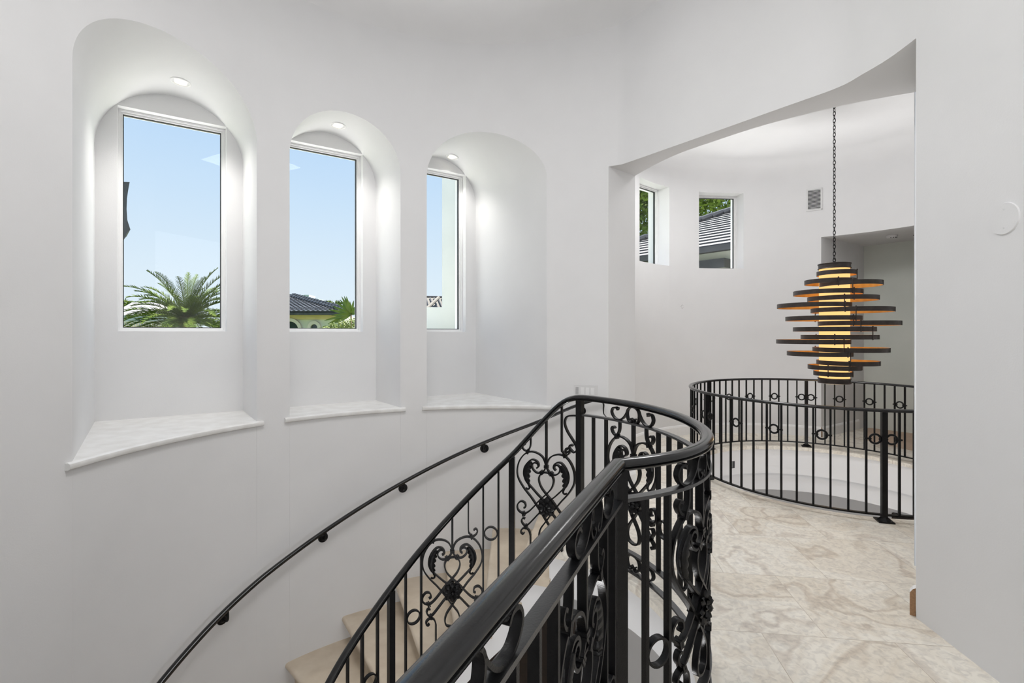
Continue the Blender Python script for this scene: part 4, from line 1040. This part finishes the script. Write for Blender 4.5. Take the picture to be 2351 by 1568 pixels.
# balustraded building behind the palm
bp_ = PX(340, 757, 44); t = thing('terrace_house', 'pale house with stone balustrade half hidden behind the palm', 'house', (bp_.x, bp_.y, -5))
x0, x1 = PX(240, 0, 44).x, PX(410, 0, 44).x
bm = bmesh.new(); zt = PX(0, 757, 44).z; box(bm, ((x0+x1)/2, 46, (zt-5)/2), (x1-x0, 4, zt+5)); part('wall', bm, M['balu'], t)
bm = bmesh.new(); box(bm, ((x0+x1)/2, 44, PX(0, 740, 44).z), (x1-x0, 0.35, 0.2)); part('balustrade_cap', bm, M['balu'], t)
for k in range(30):
    bm = bmesh.new(); x = x0+(x1-x0)*(k+0.5)/30; z0 = zt; z1 = PX(0, 742, 44).z
    cyl(bm, (x, 44, z0), (x, 44, z0+(z1-z0)*0.4), 0.05, 0.085, 8); cyl(bm, (x, 44, z0+(z1-z0)*0.4), (x, 44, z1), 0.085, 0.04, 8); part('baluster', bm, M['balu'], t, True)
bm = bmesh.new(); xa, xb = PX(250, 0, 50).x, PX(345, 0, 50).x; z0, z1 = PX(0, 724, 50).z, PX(0, 690, 50).z
box(bm, ((xa+xb)/2, 52, z0/2-2), (xb-xa-0.6, 4, z0+4)); part('upper_wall', bm, M['far'], t)
bm = bmesh.new(); poly(bm, [Vector((xa, 50, z0)), Vector((xb, 50, z0)), Vector((xb-1.2, 53, z1)), Vector((xa, 53, z1))]); poly(bm, [Vector((xb, 50, z0)), Vector((xb, 56, z0)), Vector((xb-1.2, 53, z1))]); part('roof', bm, M['ltile'], t)
# far trees on the skyline
def tree(name, label, cat, c, rx, rz, n, size, mat, seed, trunk=True, group=None, cl=None):
    t = thing(name, label, cat, (c.x, c.y, -5), group)
    bm = bmesh.new(); rnd = random.Random(seed)
    for k in range(cl or 7):
        cc_ = c+Vector((rnd.uniform(-.65, .65)*rx, rnd.uniform(-.5, .5)*rx, rnd.uniform(-.55, .6)*rz)); s = rnd.uniform(0.45, 0.7)
        leaf_cloud(bm, cc_, rx*s, rx*s, rz*s, n//(cl or 7), size, seed*31+k)
    part('foliage', bm, mat, t)
    bm = bmesh.new(); cyl(bm, (c.x, c.y, -5), c, rx*0.08, rx*0.05, 10); part('trunk', bm, M['bark'], t, True, 40)
    return t
tree('background_tree', 'dark tree top on the skyline left of the palm', 'tree', PX(300, 703, 60), 1.6, 0.8, 900, 0.16, M['palm'], 4)
tree('background_tree', 'dark tree rising behind the far end of the tiled roof', 'tree', PX(765, 712, 38), 0.9, 0.9, 900, 0.12, M['palm'], 6)
# eave corner of the house itself at the left pane edge
t = thing('eave_bracket', 'dark curved eave piece at the left edge of the left window pane', 'roof eave', PX(286, 475, 7.0))
bm = bmesh.new(); prof_ = [(-0.9, 412), (0.075, 418), (0.06, 430), (0.035, 455), (0.03, 480), (0.04, 505), (0.085, 527), (0.03, 536), (0.0, 548), (-0.9, 552)]
fr_, bk_ = [], []
for dx, py in prof_:
    p = PX(286, py, 7.0); fr_.append(bm.verts.new(p+Vector((dx, 0, 0)))); bk_.append(bm.verts.new(Vector(((p.x+dx)*7.5/7.0-0.06, 7.5, p.z))))
bm.faces.new(fr_); bm.faces.new(bk_[::-1])
for i in range(len(prof_)): j = (i+1) % len(prof_); bm.faces.new((fr_[i], fr_[j], bk_[j], bk_[i]))
part('eave_panel', bm, M['dtile_shade'], t)
bm = bmesh.new(); p = PX(286, 475, 7.0); box(bm, (p.x-1.35, p.y+0.3, -0.75), (1.1, 0.5, 8.5)); part('wall', bm, M['pale'], t)
# neighbouring house with charcoal barrel tile roof
YH = 30.0
hs_ = thing('neighbour_house', 'cream house with charcoal barrel tile roof and arched windows', 'house', (PX(690, 0, YH).x, YH, -5))
e0, e1 = PX(560, 716, YH), PX(792, 719, YH); wl0, wl1 = PX(560, 724, YH+0.6), PX(783, 724, YH+0.6)
bm = bmesh.new(); box(bm, ((wl0.x+wl1.x)/2, YH+2.6, (wl0.z-5)/2), (wl1.x-wl0.x, 4, wl0.z+5)); part('wall', bm, M['stucco'], hs_)
bm = bmesh.new(); box(bm, ((wl0.x+wl1.x)/2, YH+0.55, wl0.z-0.08), (wl1.x-wl0.x, 0.16, 0.36)); part('cornice', bm, M['ochre'], hs_)
bm = bmesh.new(); box(bm, ((e0.x+e1.x)/2, YH+0.06, e0.z-0.09), (e1.x-e0.x, 0.12, 0.20)); part('fascia', bm, M['dtile_shade'], hs_)
nc, rise, run_ = 9, 0.16, 0.42
hipx = lambda s: e1.x-s*1.06
bm = bmesh.new()
for c in range(16):
    s0, s1 = c*run_, (c+1)*run_+0.02; pitch = 0.30*4.0/4.0
    zf = lambda s, lift: e0.z+s*0.24+lift
    xe = hipx(s0); xs_ = e0.x; nw = int((xe-xs_)/0.055)
    if nw < 3: continue
    A_, B_, C_ = [], [], []
    for i in range(nw+1):
        x = xs_+(xe-xs_)*i/nw; w = 0.055*abs(math.sin(math.pi*(x/0.30)))
        A_.append(bm.verts.new((x, YH+s0, zf(s0, w+0.05)))); B_.append(bm.verts.new((x-0.0, YH+s1, zf(s1, w+0.0)))); C_.append(bm.verts.new((x, YH+s0, zf(s0, -0.03))))
    for i in range(nw): bm.faces.new((A_[i], A_[i+1], B_[i+1], B_[i])); bm.faces.new((C_[i], C_[i+1], A_[i+1], A_[i]))
part('roof', bm, M['tile'], hs_, True, 40)
for off in (0.0, 0.55):
    for k in range(22):
        s = k*0.30; p = Vector((hipx(s)+off*0.9, YH+s+off*0.9, e0.z+s*0.24+0.09)); q = Vector((hipx(s+0.32)+off*0.9, YH+s+0.32+off*0.9, e0.z+(s+0.32)*0.24+0.07))
        bm = bmesh.new(); cyl(bm, p, q, 0.13, 0.11, 10); part('ridge_tile', bm, M['tile'], hs_, True, 40)
for px_, py_, r_ in ((667, 757, 19), (722, 757, 7.8)):
    rr_ = r_/F_PX*(YH+0.5); c = PX(px_, 757-(0 if r_ > 10 else 5), YH+0.5)
    bm = bmesh.new(); n = 20; pi_, po_ = [], []
    for k in range(n+1):
        a = math.pi*k/n; pi_.append(Vector((c.x+rr_*math.cos(a), YH+0.4, c.z+rr_*math.sin(a)))); po_.append(Vector((c.x+(rr_+0.2)*math.cos(a), YH+0.4, c.z+(rr_+0.2)*math.sin(a))))
    dn = Vector((0, 0, -1.6)); pi_ = [pi_[0]+dn]+pi_+[pi_[-1]+dn]; po_ = [po_[0]+dn]+po_+[po_[-1]+dn]; bk = Vector((0, 0.25, 0))
    for k in range(len(pi_)-1):
        quad(bm, pi_[k], pi_[k+1], po_[k+1], po_[k]); quad(bm, po_[k], po_[k+1], po_[k+1]+bk, po_[k]+bk); quad(bm, pi_[k], pi_[k+1], pi_[k+1]+bk, pi_[k]+bk)
    f = part('arch_window', bm, M['balu'], hs_)
    bm = bmesh.new(); poly(bm, [p+Vector((0, 0.14, 0)) for p in pi_]); poly(bm, [p+Vector((0, 0.19, 0)) for p in pi_][::-1])
    for k in range(len(pi_)): quad(bm, pi_[k]+Vector((0, 0.14, 0)), pi_[(k+1) % len(pi_)]+Vector((0, 0.14, 0)), pi_[(k+1) % len(pi_)]+Vector((0, 0.19, 0)), pi_[k]+Vector((0, 0.19, 0)))
    part('pane', bm, M['window'], f)
# distant apartment building
YA = 120.0; a0 = PX(700, 690, YA); t = thing('apartment_building', 'hazy white apartment block far beyond the tiled roof', 'building', (a0.x, YA, -5))
bm = bmesh.new()
for p0, p1, t0, b0 in ((662, 730, 686, 830), (663, 671, 675, 690), (699, 709, 677, 690), (671, 700, 677.5, 679.5)):
    xa, xb = PX(p0, 0, YA).x, PX(p1, 0, YA).x; za, zb = PX(0, b0, YA).z, PX(0, t0, YA).z; box(bm, ((xa+xb)/2, YA+2, (za+zb)/2), (xb-xa, 4, zb-za))
part('block', bm, M['far'], t)
for k in range(5):
    for j in range(2):
        bm = bmesh.new(); p = PX(677+k*11, 690+j*6, YA); box(bm, (p.x, YA-0.02, p.z), (0.8, 0.12, 0.35)); part('window', bm, M['window'], t)
# fan palm and shrub outside the middle window
YF = 12.0; fc = PX(806, 722, YF); t = thing('fan_palm', 'bright green fan palm leaf at the right of the middle window', 'palm', (fc.x, fc.y, -5))
bm = bmesh.new(); cyl(bm, (fc.x+0.1, fc.y, -5), fc, 0.05, 0.02, 8); part('stem', bm, M['bark'], t, True)
tips = [(744, 733), (752, 741), (760, 741), (770, 740), (752, 708), (762, 700), (770, 689), (780, 685), (784, 678), (790, 677), (795, 678), (803, 690), (812, 688), (818, 700), (822, 716), (760, 722), (778, 738)]
for i, (tx, ty) in enumerate(tips):
    tip = PX(tx, ty, YF+((i*7) % 5-2)*0.06); bm = bmesh.new(); d = tip-fc; ln = d.length; sd = d.cross(Vector((0, 1, 0.25))).normalized()
    rows = []
    for k in range(7):
        f = k/6; w = 0.032*math.sin(math.pi*min(0.12+f*0.88, 1.0))**0.8+0.002; c = fc+d*f+Vector((0, 0, -0.05*f*f*ln))
        rows.append([bm.verts.new(c-sd*w), bm.verts.new(c+Vector((0, 0.02, 0))), bm.verts.new(c+sd*w)])
    for A_, B_ in zip(rows[:-1], rows[1:]):
        for j in range(2): bm.faces.new((A_[j], A_[j+1], B_[j+1], B_[j]))
    part('leaf', bm, M['bright'], t, True)
YS = 11.2; c = PX(792, 757, YS); t = thing('clipped_shrub', 'yellow green shrub at the foot of the middle window view', 'shrub', (c.x, c.y, -5)); bm = bmesh.new()
for k, (px_, py_, r_) in enumerate(((748, 757, 10), (765, 752, 12), (785, 748, 15), (805, 744, 16), (825, 744, 18), (735, 760, 8), (795, 756, 16))):
    p = PX(px_, py_, YS+0.2*(k % 3)); r = r_/F_PX*YS; leaf_cloud(bm, p, r, r, r, 420, 0.022, 70+k)
part('foliage', bm, M['lime'], t)
bm = bmesh.new(); cyl(bm, (c.x, c.y, -5), c, 0.05, 0.03, 8); part('stem', bm, M['bark'], t)
# own house wing outside the right niche window
bm = bmesh.new(); YP = 7.2; xa = PX(1015, 0, YP).x; box(bm, (xa+0.65, YP+0.4, -0.3), (1.3, 0.8, 9.4)); o = mesh_obj('exterior_pillar', bm, M['pale']); tag(o, 'pale green grey stucco pillar outside the right niche window', 'pillar')
bm = bmesh.new(); xb = PX(935, 0, YP).x; zt = PX(0, 705, YP).z
box(bm, ((xa+xb)/2, YP+0.15, (zt-5)/2), (xa-xb, 0.3, zt+5)); o = mesh_obj('parapet_wall', bm, M['pale']); tag(o, 'pale parapet wall beside the stucco pillar', 'wall')
YG = 24.0; g0 = PX(998, 690, YG); t = thing('gabled_roof', 'grey tiled roof peak above the pale parapet', 'roof', (g0.x, YG, -5))
bm = bmesh.new(); A_, B_, C_, D_ = PX(930, 680, YG+5), PX(1060, 683, YG+5), PX(1085, 730, YG), PX(925, 730, YG); poly(bm, [A_, B_, C_, D_]); part('roof_slope', bm, M['gable'], t)
for i in range(7):
    bm = bmesh.new(); p, q = PX(970+i*9, 683, YG+4.5), PX(980+i*11, 728, YG); cyl(bm, p+Vector((0, -0.1, 0)), q+Vector((0, -0.1, 0)), 0.03, seg=6); part('batten', bm, M['dtile_shade'], t)
bm = bmesh.new(); cyl(bm, PX(1008, 684, YG+3)+Vector((0, -0.2, 0)), PX(978, 712, YG)+Vector((0, -0.2, 0)), 0.09, seg=8); part('ridge', bm, M['gable'], t)
bm = bmesh.new(); cyl(bm, PX(940, 680.5, YG+4.8), PX(1055, 682.5, YG+4.8), 0.06, seg=8); part('ridge', bm, M['dtile_shade'], t)
bm = bmesh.new(); box(bm, (g0.x, YG+3, -1.5), (4, 4, 6)); part('wall', bm, M['pale'], t)
# roof and tree outside the round room windows
E0 = Vector((4.11, 9.0)); TV = Vector((-0.63, 0.777)).normalized(); NV = Vector((0.777, 0.63)).normalized(); EH = 3.19
t = thing('wing_roof', 'grey course-tiled wing roof outside the small high windows', 'roof', (E0.x, E0.y, -5))
for c in range(18):
    s0, s1 = c*0.31, (c+1)*0.31+0.03; a1 = 4.77-0.665*s0; a0 = -3.0
    if a1 < a0+0.5: break
    z0, z1 = EH+0.4*s0, EH+0.4*s1
    pt = lambda a, s, z: v3(E0+TV*a+NV*s, z)
    bm = bmesh.new(); poly(bm, [pt(a0, s0, z0+0.035), pt(a1, s0, z0+0.035), pt(a1, s1, z1), pt(a0, s1, z1)], 0)
    poly(bm, [pt(a0, s0, z0-0.06), pt(a1, s0, z0-0.06), pt(a1, s0, z0+0.035), pt(a0, s0, z0+0.035)], 1)  # dark lip colour paints the shadow gap between tile courses
    part('tile_course', bm, [M['ltile'], M['dtile_shade']], t)
for k in range(24):
    s = k*0.26; p = v3(E0+TV*(4.77-0.665*s)+NV*s, EH+0.4*s+0.05); s += 0.30; q = v3(E0+TV*(4.77-0.665*s)+NV*s, EH+0.4*s+0.08)
    bm = bmesh.new(); cyl(bm, p, q, 0.10, 0.085, 8); part('ridge_tile', bm, M['tile'], t, True, 40)
def slab(name, a0, a1, s0, s1, z0, z1, mat):
    bm = bmesh.new(); P = [v3(E0+TV*a+NV*s, z) for z in (z0, z1) for a, s in ((a0, s0), (a1, s0), (a1, s1), (a0, s1))]; vs = [bm.verts.new(p) for p in P]
    for f in ((0, 1, 2, 3), (4, 5, 6, 7), (0, 1, 5, 4), (1, 2, 6, 5), (2, 3, 7, 6), (3, 0, 4, 7)): bm.faces.new([vs[i] for i in f])
    part(name, bm, mat, t)
slab('gutter', -3, 4.77, -0.12, 0.02, EH-0.12, EH-0.01, M['dtile_shade'])
slab('wall', -3, 4.6, 0.35, 0.6, -5, EH+0.1, M['pale'])
slab('lower_gutter', 0.15, 4.6, 0.05, 0.3, EH-0.42, EH-0.24, M['tile'])
tc_ = PX(1545, 505, 24); tree('leafy_tree', 'big bright green tree behind the grey wing roof', 'tree', tc_, 5.2, 3.0, 14000, 0.16, M['leaf'], 21, cl=16)
